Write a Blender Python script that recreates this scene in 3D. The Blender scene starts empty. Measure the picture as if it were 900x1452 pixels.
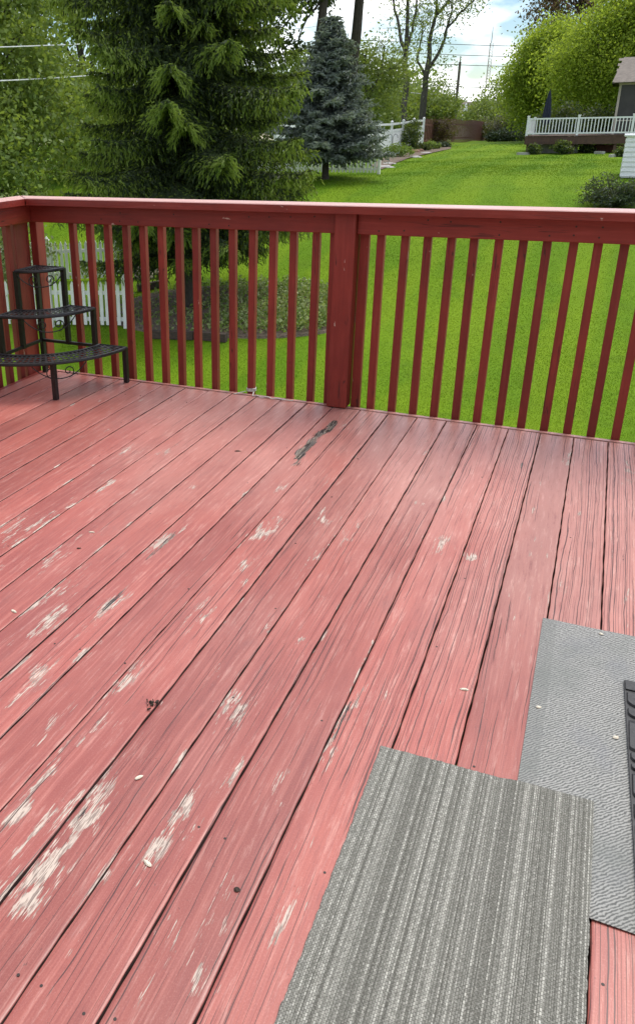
import bpy, math, random
import numpy as np
from mathutils import Vector, Matrix
R0 = random.Random(7)
rng = np.random.default_rng(11)
sc = bpy.context.scene
COL = sc.collection
rad = math.radians

# ------------------------------------------------------------------ camera
CAMZ = 1.3453
FPX, PITCH, ROLL, YAW, CX, CY = 1140.09, .394271, -.0183972, .456845, 281.15, 656.52
Fv = Vector((-math.sin(YAW)*math.cos(PITCH), math.cos(YAW)*math.cos(PITCH), -math.sin(PITCH)))
Rv = Vector((math.cos(YAW), math.sin(YAW), 0)); Uv = Rv.cross(Fv)
Rc = Rv*math.cos(ROLL)+Uv*math.sin(ROLL); Uc = -Rv*math.sin(ROLL)+Uv*math.cos(ROLL)
cam = bpy.data.cameras.new('camera'); co = bpy.data.objects.new('camera', cam); COL.objects.link(co)
co.matrix_world = Matrix(((Rc.x, Uc.x, -Fv.x, 0), (Rc.y, Uc.y, -Fv.y, 0), (Rc.z, Uc.z, -Fv.z, CAMZ), (0, 0, 0, 1)))
cam.sensor_fit = 'HORIZONTAL'; cam.sensor_width = 36; cam.lens = FPX/900*36
W_EFF = 634.0; H_EFF = 1024.0
cam.sensor_fit = 'VERTICAL'; cam.sensor_height = 36; cam.lens = FPX/1452*36
cam.shift_x = (450-CX)/1452; cam.shift_y = -(726-CY)/1452
cam.clip_start = .02; cam.clip_end = 3000
sc.camera = co

# ------------------------------------------------------------------ sky, sun, exposure
SUN_AZ, SUN_EL = rad(30), rad(67)
wd = bpy.data.worlds.new("World"); sc.world = wd; wd.use_nodes = True
nt = wd.node_tree; nt.nodes.clear()
def N(t, kind, **kw):
    n = t.nodes.new(kind)
    for k, v in kw.items():
        if k in n.inputs: n.inputs[k].default_value = v
        else: setattr(n, k, v)
    return n
sky = N(nt, 'ShaderNodeTexSky', sky_type='NISHITA', sun_disc=False, sun_elevation=SUN_EL, sun_rotation=SUN_AZ,
        air_density=1.0, dust_density=.4, ozone_density=1.6)
bg = N(nt, 'ShaderNodeBackground', Strength=.13); hsv = N(nt, 'ShaderNodeHueSaturation', Saturation=1.2, Value=.70); nt.links.new(sky.outputs[0], hsv.inputs['Color']); nt.links.new(hsv.outputs[0], bg.inputs[0])
cb = N(nt, 'ShaderNodeBackground', Strength=.13); cb.inputs[0].default_value = (10.0, 10.1, 10.3, 1)
tc = N(nt, 'ShaderNodeTexCoord')
mp = N(nt, 'ShaderNodeMapping'); mp.inputs['Scale'].default_value = (1.0, 1.0, 2.6); mp.inputs['Location'].default_value = (.3, .15, .13)
nt.links.new(tc.outputs['Generated'], mp.inputs[0])
no = N(nt, 'ShaderNodeTexNoise', Scale=4.2, Detail=7.0, Roughness=.55); nt.links.new(mp.outputs[0], no.inputs['Vector'])
cr = N(nt, 'ShaderNodeValToRGB'); cr.color_ramp.elements[0].position = .45; cr.color_ramp.elements[1].position = .60
nt.links.new(no.outputs[0], cr.inputs[0])
mx = N(nt, 'ShaderNodeMixShader'); nt.links.new(cr.outputs[0], mx.inputs[0]); nt.links.new(bg.outputs[0], mx.inputs[1]); nt.links.new(cb.outputs[0], mx.inputs[2])
wo = N(nt, 'ShaderNodeOutputWorld'); nt.links.new(mx.outputs[0], wo.inputs[0])
sl = bpy.data.lights.new('sun', 'SUN'); sl.energy = 2.4; sl.angle = rad(30); sl.color = (1, .95, .86)
so = bpy.data.objects.new('sun', sl); COL.objects.link(so)
sdir = Vector((math.sin(SUN_AZ)*math.cos(SUN_EL), math.cos(SUN_AZ)*math.cos(SUN_EL), math.sin(SUN_EL)))
so.rotation_euler = (-sdir).to_track_quat('-Z', 'Y').to_euler(); so.location = (0, 0, 30)
vs = sc.view_settings; vs.view_transform = 'Standard'; vs.look = 'None'; vs.gamma = 1; vs.exposure = .62
sc.cycles.max_bounces = 6; sc.cycles.transparent_max_bounces = 8

# ------------------------------------------------------------------ helpers
def ray(u, v):
    d = Fv+Rc*((u-CX)/FPX)-Uc*((v-CY)/FPX)
    return d/math.hypot(d.x, d.y)
SP = [-60, 13, 16, 18, 20, 22, 25, 28, 31, 36, 45, 53, 62, 75, 100, 150, 900]
ZP = [-4.0, -4.0, -3.95, -3.78, -3.45, -3.0, -2.4, -1.95, -1.71, -1.68, -1.72, -1.70, -1.5, -1.5, -1.75, -2.4, -14]
SA, CA = math.sin(rad(-15)), math.cos(rad(-15))
def gz(x, y):
    s = SA*x+CA*y
    return CAMZ+np.interp(s, SP, ZP)+.03*np.sin(x*.7+1)*np.sin(y*.5)
def at(u, v, D):                       # point at horizontal distance D along a sight line
    d = ray(u, v); return Vector((d.x*D, d.y*D, CAMZ+d.z*D))
def gnd(u, D):                         # ground point below it
    d = ray(u, 200); x, y = d.x*D, d.y*D
    return Vector((x, y, float(gz(x, y))))

def M(name):
    m = bpy.data.materials.new(name); m.use_nodes = True
    t = m.node_tree; t.nodes.clear()
    o = N(t, 'ShaderNodeOutputMaterial'); b = N(t, 'ShaderNodeBsdfPrincipled'); t.links.new(b.outputs[0], o.inputs[0])
    return m, t, b, o
def L(t, a, b): t.links.new(a, b)
def mathn(t, op, a, b=None, c=None, clamp=False):
    n = t.nodes.new('ShaderNodeMath'); n.operation = op; n.use_clamp = clamp
    for i, v in enumerate((a, b, c)):
        if v is None: continue
        if isinstance(v, (int, float)): n.inputs[i].default_value = v
        else: t.links.new(v, n.inputs[i])
    return n.outputs[0]
def mixc(t, f, a, b):
    n = t.nodes.new('ShaderNodeMix'); n.data_type = 'RGBA'
    for i, v in ((0, f), (6, a), (7, b)):
        if isinstance(v, (int, float)): n.inputs[i].default_value = v
        elif isinstance(v, tuple): n.inputs[i].default_value = v+(1,) if len(v) == 3 else v
        else: t.links.new(v, n.inputs[i])
    return n.outputs[2]
def vscale(t, v, s, off=None):
    n = t.nodes.new('ShaderNodeMapping'); n.inputs['Scale'].default_value = s
    if off: n.inputs['Location'].default_value = off
    t.links.new(v, n.inputs[0]); return n.outputs[0]
def noise(t, v, scale=1, detail=3, rough=.5, dist=0):
    n = N(t, 'ShaderNodeTexNoise', Scale=scale, Detail=detail, Roughness=rough, Distortion=dist)
    if v is not None: t.links.new(v, n.inputs['Vector'])
    return n.outputs[0]
def step(t, v, a, b):                  # smooth ramp a->b to 0..1
    n = t.nodes.new('ShaderNodeMapRange'); n.interpolation_type = 'SMOOTHSTEP'
    n.inputs[1].default_value = a; n.inputs[2].default_value = b
    t.links.new(v, n.inputs[0]); return n.outputs[0]
def bump(t, b, h, strength=.3, dist=.01):
    n = N(t, 'ShaderNodeBump', Strength=strength, Distance=dist); t.links.new(h, n.inputs['Height']); t.links.new(n.outputs[0], b.inputs['Normal'])
def gpos(t): return t.nodes.new('ShaderNodeNewGeometry').outputs['Position']

def simple(name, c1, c2=None, rough=.6, scale=8, aniso=(1, 1, 1), bmp=.2, bd=.01, metal=0, detail=4):
    m, t, b, o = M(name)
    v = vscale(t, N(t, 'ShaderNodeTexCoord').outputs['Object'], aniso)
    n = noise(t, v, scale, detail, .6)
    L(t, mixc(t, step(t, n, .3, .7), c1, c2 or tuple(x*.75 for x in c1)), b.inputs['Base Color'])
    b.inputs['Roughness'].default_value = rough; b.inputs['Metallic'].default_value = metal
    if bmp: bump(t, b, n, bmp, bd)
    return m
def leafmat(name, c1, c2, trans=.35, scale=.6, c3=None, rough=.5):
    m, t, b, o = M(name)
    g = t.nodes.new('ShaderNodeNewGeometry')
    n = noise(t, g.outputs['Position'], scale, 3, .6)
    col = mixc(t, step(t, n, .35, .68), c1, c2)
    col = mixc(t, mathn(t, 'MULTIPLY', g.outputs['Random Per Island'], .55), col, c3 or tuple(x*.45 for x in c1))
    L(t, col, b.inputs['Base Color']); b.inputs['Roughness'].default_value = rough
    b.inputs['Specular IOR Level'].default_value = .3
    tr = t.nodes.new('ShaderNodeBsdfTranslucent'); L(t, mixc(t, .35, col, (.5, .6, .05)), tr.inputs[0])
    ms = t.nodes.new('ShaderNodeMixShader'); ms.inputs[0].default_value = trans
    L(t, b.outputs[0], ms.inputs[1]); L(t, tr.outputs[0], ms.inputs[2]); L(t, ms.outputs[0], o.inputs[0])
    return m

def link(o, parent=None):
    COL.objects.link(o)
    if parent is not None: o.parent = parent
    return o
def tag(o, label=None, cat=None, group=None, kind=None):
    if label: o['label'] = label
    if cat: o['category'] = cat
    if group: o['group'] = group
    if kind: o['kind'] = kind
    return o
def thing(name, label=None, cat=None, loc=(0, 0, 0), group=None, kind=None, rz=0):
    o = bpy.data.objects.new(name, None); o.location = loc; o.rotation_euler.z = rz; o.empty_display_size = .1
    return tag(link(o), label, cat, group, kind)
def mesh_obj(name, V, F, mats, parent=None, midx=None, smooth=False, attrs=None):
    """V (n,3); F (m,k) array of one size, or list of faces"""
    me = bpy.data.meshes.new(name)
    V = np.asarray(V, dtype=np.float32)
    if isinstance(F, np.ndarray):
        k = F.shape[1]; m = len(F)
        me.vertices.add(len(V)); me.vertices.foreach_set('co', V.ravel())
        me.loops.add(m*k); me.loops.foreach_set('vertex_index', F.astype(np.int32).ravel())
        me.polygons.add(m); me.polygons.foreach_set('loop_start', np.arange(0, m*k, k, dtype=np.int32))
        me.polygons.foreach_set('loop_total', np.full(m, k, dtype=np.int32))
    else:
        me.from_pydata([tuple(map(float, v)) for v in V], [], F); m = len(F)
    for mt in (mats if isinstance(mats, (list, tuple)) else [mats]): me.materials.append(mt)
    if midx is not None: me.polygons.foreach_set('material_index', np.asarray(midx, dtype=np.int32))
    if smooth: me.polygons.foreach_set('use_smooth', np.ones(m, dtype=bool))
    if attrs:
        for a, vals in attrs.items():
            at_ = me.attributes.new(a, 'FLOAT', 'POINT'); at_.data.foreach_set('value', np.asarray(vals, dtype=np.float32))
    me.update(calc_edges=True); me.validate()
    return link(bpy.data.objects.new(name, me), parent)

class MB:
    def __init__(s): s.v = []; s.f = []
    def add(s, vs, fs):
        o = len(s.v); s.v += [tuple(v) for v in vs]; s.f += [tuple(i+o for i in f) for f in fs]; return s
    def box(s, x0, x1, y0, y1, z0, z1, bev=0):
        if bev <= 0:
            return s.add([(x0, y0, z0), (x1, y0, z0), (x1, y1, z0), (x0, y1, z0), (x0, y0, z1), (x1, y0, z1), (x1, y1, z1), (x0, y1, z1)],
                         [(0, 3, 2, 1), (4, 5, 6, 7), (0, 1, 5, 4), (1, 2, 6, 5), (2, 3, 7, 6), (3, 0, 4, 7)])
        b = bev; vs = []
        for z, k in ((z0, b), (z0+b, 0), (z1-b, 0), (z1, b)):
            X0, X1, Y0, Y1 = x0+k, x1-k, y0+k, y1-k
            c = b*.7 if k == 0 else 0
            vs += [(X0+c, Y0, z), (X1-c, Y0, z), (X1, Y0+c, z), (X1, Y1-c, z), (X1-c, Y1, z), (X0+c, Y1, z), (X0, Y1-c, z), (X0, Y0+c, z)]
        fs = [tuple(range(7, -1, -1)), tuple(range(24, 32))]
        for r in range(3):
            for i in range(8):
                j = (i+1) % 8; fs.append((r*8+i, r*8+j, r*8+8+j, r*8+8+i))
        return s.add(vs, fs)
    def beam(s, a, b, w, h, up=(0, 0, 1)):
        a, b = Vector(a), Vector(b); d = (b-a).normalized(); u = Vector(up)
        r = d.cross(u)
        if r.length < 1e-4: r = d.cross(Vector((1, 0, 0)))
        r.normalize(); u = r.cross(d)
        vs = [p+r*(sx*w/2)+u*(sz*h/2) for p in (a, b) for sx, sz in ((-1, -1), (1, -1), (1, 1), (-1, 1))]
        return s.add(vs, [(0, 1, 2, 3), (7, 6, 5, 4), (0, 4, 5, 1), (1, 5, 6, 2), (2, 6, 7, 3), (3, 7, 4, 0)])
    def tube(s, pts, r, n=6):
        pts = [Vector(p) for p in pts]; rs = r if isinstance(r, (list, tuple)) else [r]*len(pts)
        vs = []; prev = None
        for i, p in enumerate(pts):
            d = (pts[min(i+1, len(pts)-1)]-pts[max(i-1, 0)])
            d = d.normalized() if d.length > 1e-9 else Vector((0, 0, 1))
            if prev is None: prev = d.orthogonal().normalized()
            x = (prev-d*prev.dot(d)); x = x.normalized() if x.length > 1e-6 else d.orthogonal().normalized()
            prev = x; y = d.cross(x)
            for k in range(n):
                a = 2*math.pi*k/n; vs.append(p+(x*math.cos(a)+y*math.sin(a))*rs[i])
        fs = []
        for i in range(len(pts)-1):
            for k in range(n):
                j = (k+1) % n; fs.append((i*n+k, i*n+j, i*n+n+j, i*n+n+k))
        fs += [tuple(range(n-1, -1, -1)), tuple(range((len(pts)-1)*n, len(pts)*n))]
        return s.add(vs, fs)
    def prism(s, poly, z0, z1):
        n = len(poly)
        return s.add([(x, y, z0) for x, y in poly]+[(x, y, z1) for x, y in poly],
                     [tuple(range(n-1, -1, -1)), tuple(range(n, 2*n))]+[(i, (i+1) % n, n+(i+1) % n, n+i) for i in range(n)])
    def build(s, name, mat, parent=None, smooth=False):
        o = mesh_obj(name, np.array(s.v), s.f, mat, parent)
        if smooth:
            for p in o.data.polygons: p.use_smooth = True
        return o
def dup(o, name=None, parent=None, loc=None, rot=None):
    c = o.copy(); c.name = name or o.name.split('.')[0]
    link(c)
    c.parent = parent if parent is not None else None
    if loc is not None: c.location = loc
    if rot is not None: c.rotation_euler = rot
    return c
def dup_tree(root, loc, rz=None, label=None):
    c = dup(root, loc=loc)
    if rz is not None: c.rotation_euler.z = rz
    if label: c['label'] = label
    for ch in list(root.children):
        k = dup(ch, parent=c)
        for g in list(ch.children): dup(g, parent=k)
    return c

# ------------------------------------------------------------------ materials
def deck_paint():
    m, t, b, o = M('faded red deck paint')
    p = gpos(t); rnd = t.nodes.new('ShaderNodeObjectInfo').outputs['Random']
    cmb = t.nodes.new('ShaderNodeCombineXYZ'); L(t, mathn(t, 'MULTIPLY', rnd, 37.0), cmb.inputs[2]); L(t, mathn(t, 'MULTIPLY', rnd, 11.0), cmb.inputs[1])
    va = t.nodes.new('ShaderNodeVectorMath'); va.operation = 'ADD'; L(t, p, va.inputs[0]); L(t, cmb.outputs[0], va.inputs[1]); v = va.outputs[0]
    def attr(n): a = t.nodes.new('ShaderNodeAttribute'); a.attribute_name = n; return a.outputs['Fac']
    peel, crk, rot = attr('peel'), attr('crack'), attr('rot')
    # gentle wander of the grain
    wv = noise(t, vscale(t, v, (5, .9, 1)), 1, 2, .5)
    sep = t.nodes.new('ShaderNodeSeparateXYZ'); L(t, v, sep.inputs[0])
    xw = mathn(t, 'ADD', sep.outputs[0], mathn(t, 'MULTIPLY', wv, .045))
    cv = t.nodes.new('ShaderNodeCombineXYZ'); L(t, xw, cv.inputs[0]); L(t, sep.outputs[1], cv.inputs[1]); L(t, sep.outputs[2], cv.inputs[2]); g = cv.outputs[0]
    fine = noise(t, vscale(t, g, (420, 7, 1)), 1, 3, .6)
    med = noise(t, vscale(t, g, (130, 2.2, 1)), 1, 3, .6)
    zone = noise(t, vscale(t, v, (9, .8, 1), (5, 2, 0)), 1, 2, .5)
    sg = t.nodes.new('ShaderNodeSeparateXYZ'); L(t, g, sg.inputs[0])
    def hairs(N_, wmin, wmax, lo, seed):
        u = mathn(t, 'ADD', mathn(t, 'MULTIPLY', sg.outputs[0], N_), seed)
        ce = mathn(t, 'FLOOR', u); fr = mathn(t, 'SUBTRACT', mathn(t, 'FRACT', u), .5)
        wn = t.nodes.new('ShaderNodeTexWhiteNoise'); wn.noise_dimensions = '2D'
        c2 = t.nodes.new('ShaderNodeCombineXYZ'); L(t, ce, c2.inputs[0]); L(t, mathn(t, 'MULTIPLY', rnd, 91.0), c2.inputs[1]); L(t, c2.outputs[0], wn.inputs['Vector'])
        rv = wn.outputs['Value']
        wig = noise(t, vscale(t, v, (40, 7, 1)), 1, 2, .5)
        d = mathn(t, 'ABSOLUTE', mathn(t, 'ADD', mathn(t, 'SUBTRACT', fr, mathn(t, 'MULTIPLY', mathn(t, 'SUBTRACT', rv, .5), .6)), mathn(t, 'MULTIPLY', mathn(t, 'SUBTRACT', wig, .5), .5)))
        cy = t.nodes.new('ShaderNodeCombineXYZ'); L(t, mathn(t, 'MULTIPLY', ce, 3.17), cy.inputs[0]); L(t, mathn(t, 'MULTIPLY', sg.outputs[1], 1.5), cy.inputs[1]); L(t, mathn(t, 'MULTIPLY', rnd, 77.0), cy.inputs[2])
        pr = noise(t, cy.outputs[0], 1, 3, .6)
        pres = step(t, mathn(t, 'ADD', mathn(t, 'ADD', pr, mathn(t, 'MULTIPLY', crk, .26)), mathn(t, 'MULTIPLY', mathn(t, 'SUBTRACT', zone, .5), .5)), lo, lo+.12)
        w = mathn(t, 'MULTIPLY', mathn(t, 'ADD', wmin, mathn(t, 'MULTIPLY', rv, wmax-wmin)), N_)
        w = mathn(t, 'MULTIPLY', w, mathn(t, 'ADD', .15, pres))
        return mathn(t, 'MULTIPLY', mathn(t, 'LESS_THAN', d, w), step(t, pres, .02, .3))
    crack = mathn(t, 'MAXIMUM', hairs(48, .0005, .0013, .585, 3.3), hairs(120, .00028, .0007, .625, 7.1))
    # paint colour
    big = noise(t, vscale(t, v, (5, 1.1, 1)), 1, 4, .6)
    c = mixc(t, step(t, big, .32, .7), (.37, .098, .076), (.265, .066, .054))
    c = mixc(t, mathn(t, 'MULTIPLY', step(t, med, .45, .75), .65), c, (.47, .168, .135))
    c = mixc(t, mathn(t, 'MULTIPLY', step(t, fine, .48, .72), .75), c, (.25, .062, .056))
    gr = noise(t, vscale(t, p, (420, 260, 1)), 1, 2, .6)
    c = mixc(t, mathn(t, 'MULTIPLY', step(t, gr, .5, .8), .35), c, (.52, .235, .21)); c = mixc(t, mathn(t, 'MULTIPLY', step(t, gr, .5, .25), .4), c, (.25, .065, .06))
    med2 = noise(t, vscale(t, g, (80, 7, 1), (9, 3, 0)), 1, 6, .78)
    wear_sheen = noise(t, vscale(t, p, (1.6, .8, 1), (1.2, .4, 0)), 1, 4, .6)
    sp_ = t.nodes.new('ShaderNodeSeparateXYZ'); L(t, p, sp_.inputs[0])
    wear_sheen_zone = step(t, mathn(t, 'ADD', mathn(t, 'ADD', mathn(t, 'MULTIPLY', sp_.outputs[1], .22), mathn(t, 'MULTIPLY', sp_.outputs[0], .16)), mathn(t, 'MULTIPLY', mathn(t, 'SUBTRACT', wear_sheen, .5), 1.2)), .18, .85)
    c = mixc(t, mathn(t, 'MULTIPLY', wear_sheen_zone, .55), c, (.56, .31, .265))  # paler towards the far right: worn paint plus sky sheen put into the colour
    c = mixc(t, mathn(t, 'MULTIPLY', step(t, med2, .52, .70), mathn(t, 'ADD', .45, mathn(t, 'MULTIPLY', wear_sheen_zone, .4))), c, (.58, .33, .28))
    c = mixc(t, mathn(t, 'MULTIPLY', step(t, med2, .46, .30), .55), c, (.20, .052, .048))
    bt = mathn(t, 'ADD', .84, mathn(t, 'MULTIPLY', rnd, .34))
    hs = t.nodes.new('ShaderNodeHueSaturation'); L(t, bt, hs.inputs['Value']); L(t, c, hs.inputs['Color']); c = hs.outputs[0]
    dirt = noise(t, vscale(t, v, (14, 4, 1)), 1, 5, .7)
    c = mixc(t, mathn(t, 'MULTIPLY', step(t, dirt, .56, .75), .35), c, (.20, .085, .08))
    sp = noise(t, vscale(t, p, (150, 90, 1)), 1, 1, .5)
    c = mixc(t, mathn(t, 'MULTIPLY', step(t, sp, .74, .78), .6), c, (.10, .04, .035))
    # flaking: the mask is broken into splinters along the grain
    st = noise(t, vscale(t, g, (380, 9, 1)), 1, 4, .7)
    st2 = noise(t, vscale(t, g, (150, 12, 1)), 1, 4, .7)
    stn = mathn(t, 'ADD', mathn(t, 'MULTIPLY', mathn(t, 'SUBTRACT', mathn(t, 'ADD', mathn(t, 'MULTIPLY', st, .55), mathn(t, 'MULTIPLY', st2, .45)), .5), 1.9), .5)
    pbr = noise(t, vscale(t, g, (38, 9, 1), (2, 5, 0)), 1, 3, .6)
    peel = mathn(t, 'MULTIPLY', peel, mathn(t, 'ADD', .25, mathn(t, 'MULTIPLY', step(t, pbr, .36, .62), .85)))
    pk = step(t, mathn(t, 'ADD', mathn(t, 'MULTIPLY', peel, .50), stn), .90, .93)
    fl2 = noise(t, vscale(t, g, (300, 30, 1)), 1, 2, .6)
    woodc = mixc(t, step(t, fl2, .40, .55), (.25, .20, .17), (.56, .47, .40))
    woodc = mixc(t, mathn(t, 'MULTIPLY', step(t, st2, .5, .7), .5), woodc, (.35, .27, .24))
    c = mixc(t, mathn(t, 'MULTIPLY', pk, .92), c, woodc)
    c = mixc(t, mathn(t, 'MULTIPLY', crack, .85), c, (.045, .016, .015))
    rotm = step(t, mathn(t, 'ADD', rot, mathn(t, 'MULTIPLY', mathn(t, 'SUBTRACT', st2, .5), 1.7)), .42, .52)
    rc = mixc(t, step(t, st, .50, .62), (.016, .010, .009), (.40, .33, .27))
    c = mixc(t, rotm, c, rc)
    L(t, c, b.inputs['Base Color'])
    L(t, mathn(t, 'ADD', .33, mathn(t, 'ADD', mathn(t, 'MULTIPLY', pk, .3), mathn(t, 'MULTIPLY', dirt, .12))), b.inputs['Roughness']); b.inputs['Specular IOR Level'].default_value = .6
    h = mathn(t, 'SUBTRACT', mathn(t, 'ADD', mathn(t, 'MULTIPLY', med, .4), mathn(t, 'MULTIPLY', fine, .2)), mathn(t, 'ADD', mathn(t, 'MULTIPLY', crack, 1.4), mathn(t, 'MULTIPLY', pk, 1.0)))
    bump(t, b, h, .45, .0011)
    return m
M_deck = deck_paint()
M_grime = simple('grimy board edge', (.045, .018, .016), (.025, .012, .011), .9, 30)
def rail_paint(name, sc3):
    m, t, b, o = M(name)
    v = N(t, 'ShaderNodeTexCoord').outputs['Object']; rnd = t.nodes.new('ShaderNodeObjectInfo').outputs['Random']
    p = gpos(t); n = noise(t, p, 4, 4, .6)
    cm = t.nodes.new('ShaderNodeCombineXYZ'); L(t, mathn(t, 'MULTIPLY', rnd, 33.0), cm.inputs[0]); L(t, mathn(t, 'MULTIPLY', rnd, 71.0), cm.inputs[2])
    va = t.nodes.new('ShaderNodeVectorMath'); va.operation = 'ADD'; L(t, v, va.inputs[0]); L(t, cm.outputs[0], va.inputs[1]); q = va.outputs[0]
    g = noise(t, vscale(t, q, sc3), 1, 4, .65); g2 = noise(t, vscale(t, q, tuple(x*.45 for x in sc3), (3, 1, 2)), 1, 2, .5)
    c = mixc(t, step(t, n, .3, .7), (.255, .033, .022), (.195, .024, .017))
    c = mixc(t, mathn(t, 'MULTIPLY', step(t, g, .48, .72), .5), c, (.15, .018, .015))
    c = mixc(t, mathn(t, 'MULTIPLY', step(t, g, .48, .30), .35), c, (.33, .062, .05))
    ck = mathn(t, 'SUBTRACT', 1, step(t, mathn(t, 'ABSOLUTE', mathn(t, 'SUBTRACT', g2, .5)), .004, .012), clamp=True)
    zo = noise(t, p, 3, 2, .5); ck = mathn(t, 'MULTIPLY', ck, step(t, zo, .50, .60))
    c = mixc(t, mathn(t, 'MULTIPLY', ck, .7), c, (.03, .008, .007))
    pe = noise(t, vscale(t, q, tuple(max(6, x*.4) for x in sc3), (7, 5, 1)), 1, 4, .65)
    c = mixc(t, step(t, pe, .70, .715), c, (.55, .43, .36))
    hs = t.nodes.new('ShaderNodeHueSaturation'); L(t, mathn(t, 'ADD', .84, mathn(t, 'MULTIPLY', rnd, .3)), hs.inputs['Value']); L(t, c, hs.inputs['Color'])
    L(t, hs.outputs[0], b.inputs['Base Color']); b.inputs['Roughness'].default_value = .52
    bump(t, b, mathn(t, 'SUBTRACT', g, ck), .35, .002)
    return m
M_railv = rail_paint('dark red baluster paint', (70, 70, 4)); M_railx = rail_paint('dark red rail board paint', (4, 70, 70)); M_raily = rail_paint('dark red side rail paint', (70, 4, 70))
M_rail = M_railx
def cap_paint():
    m = M_rail.copy(); m.name = 'faded rail cap paint with painted sky sheen'; t = m.node_tree; b = next(n for n in t.nodes if n.type == 'BSDF_PRINCIPLED')
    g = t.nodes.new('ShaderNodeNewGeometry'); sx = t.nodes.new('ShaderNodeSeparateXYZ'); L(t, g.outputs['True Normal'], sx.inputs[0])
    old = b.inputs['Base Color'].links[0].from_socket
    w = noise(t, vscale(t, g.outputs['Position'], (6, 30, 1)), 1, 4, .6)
    L(t, mixc(t, mathn(t, 'MULTIPLY', step(t, sx.outputs[2], .5, .8), mathn(t, 'ADD', .6, mathn(t, 'MULTIPLY', w, .6), clamp=True)), old, (.66, .40, .365)), b.inputs['Base Color']); b.inputs['Roughness'].default_value = .38  # up-facing tops paler: sun fade plus sky reflection painted in
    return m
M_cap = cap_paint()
M_black = simple('black wrought iron', (.008, .008, .009), (.018, .018, .02), .42, 60, bmp=.15, bd=.001)
M_rubber = simple('black rubber', (.018, .018, .02), (.035, .035, .037), .5, 120, bmp=.3, bd=.001)
M_white = simple('white picket paint', (.78, .78, .76), (.68, .68, .65), .55, 4, bmp=.05)
M_vinyl = simple('white vinyl', (.80, .81, .82), (.74, .75, .77), .35, 3, bmp=.03)
M_brown = simple('red brown fence boards', (.17, .062, .042), (.10, .04, .03), .75, 6, (6, 6, .8), .4)
M_ddark = simple('brown deck timber', (.10, .052, .034), (.065, .034, .024), .7, 6, bmp=.3)
M_timber = simple('old landscape timber', (.085, .055, .04), (.04, .028, .022), .85, 10, (1, 6, 6), .5)
M_bark = simple('brown bark', (.075, .06, .047), (.035, .027, .022), .9, 14, (3, 3, .6), .9, .04)
M_bark2 = simple('grey bark', (.11, .098, .085), (.05, .044, .038), .9, 10, (3, 3, .6), .9, .05)
M_stone = simple('tan garden stone', (.36, .30, .24), (.22, .18, .15), .85, 9, bmp=.5)
M_concrete = simple('pale concrete', (.42, .41, .39), (.32, .31, .30), .85, 5, bmp=.2)
M_mulch = simple('dry mulch', (.20, .15, .11), (.09, .065, .048), .95, 30, bmp=.9, bd=.03)
M_wire = simple('grey cable', (.10, .10, .11), rough=.6, bmp=0)
M_wwire = simple('pale cable', (.72, .73, .75), rough=.5, bmp=0)
M_steel = simple('mast steel', (.30, .16, .14), (.45, .42, .42), .5, .4, bmp=0)
M_navy = simple('navy canvas', (.012, .018, .035), (.02, .028, .05), .85, 12, bmp=.2)
M_shingle = simple('grey shingles', (.20, .17, .145), (.125, .105, .09), .9, 5, (1, 1, 4), .4)
M_dscreen = simple('dark porch screen', (.022, .02, .019), (.04, .035, .032), .4, 2, bmp=0)
M_beige = simple('beige siding', (.45, .40, .33), (.38, .34, .28), .7, 3, bmp=.1)
M_string = simple('white twine', (.70, .68, .64), rough=.9, scale=90, bmp=.3, bd=.002)
M_chip = simple('pale seed husk', (.72, .66, .55), (.55, .48, .38), .7, 60, bmp=.2)
M_dirt = simple('dark debris', (.025, .016, .012), (.05, .035, .025), .9, 80, bmp=.5)
M_nail = simple('dark nail head', (.03, .02, .018), rough=.6, bmp=0)
M_poolw = simple('pole wood', (.13, .11, .09), (.09, .075, .06), .8, 5, bmp=.2)

L_spr = leafmat('spruce needles', (.055, .085, .03), (.038, .062, .025), .15, 1.4)
L_sprn = leafmat('spruce new growth', (.28, .36, .065), (.17, .25, .05), .38, 1.2, (.09, .15, .03))
L_blue = leafmat('blue spruce needles', (.17, .20, .185), (.12, .15, .14), .18, 1.2)
L_blue2 = leafmat('blue spruce tips', (.31, .35, .325), (.23, .27, .25), .25, 1.2)
L_maple = leafmat('maple leaves', (.36, .47, .055), (.27, .38, .04), .6, .35)
L_will = leafmat('pale spring leaves', (.22, .28, .075), (.13, .19, .05), .4, .3)
L_bush = leafmat('shrub leaves', (.21, .29, .055), (.12, .18, .035), .38, .5)
L_left = leafmat('light green leaves', (.22, .30, .06), (.12, .19, .04), .4, .4)
L_dark = leafmat('dark shrub leaves', (.05, .085, .03), (.03, .05, .02), .25, .8)
L_purp = leafmat('purple leaves', (.085, .035, .035), (.05, .022, .022), .25, .5)
L_ppale = leafmat('purple bud leaves', (.26, .13, .115), (.17, .09, .08), .35, .5)
L_jun = leafmat('juniper sprays', (.075, .105, .06), (.04, .062, .04), .12, 2)
L_host = leafmat('fresh perennial leaves', (.20, .30, .06), (.12, .2, .04), .35, 2)
L_cover = leafmat('ground cover leaves', (.38, .44, .20), (.20, .26, .09), .35, 3)
L_lil = leafmat('mauve grey shrub leaves', (.14, .125, .10), (.08, .09, .05), .3, 1)

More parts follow.
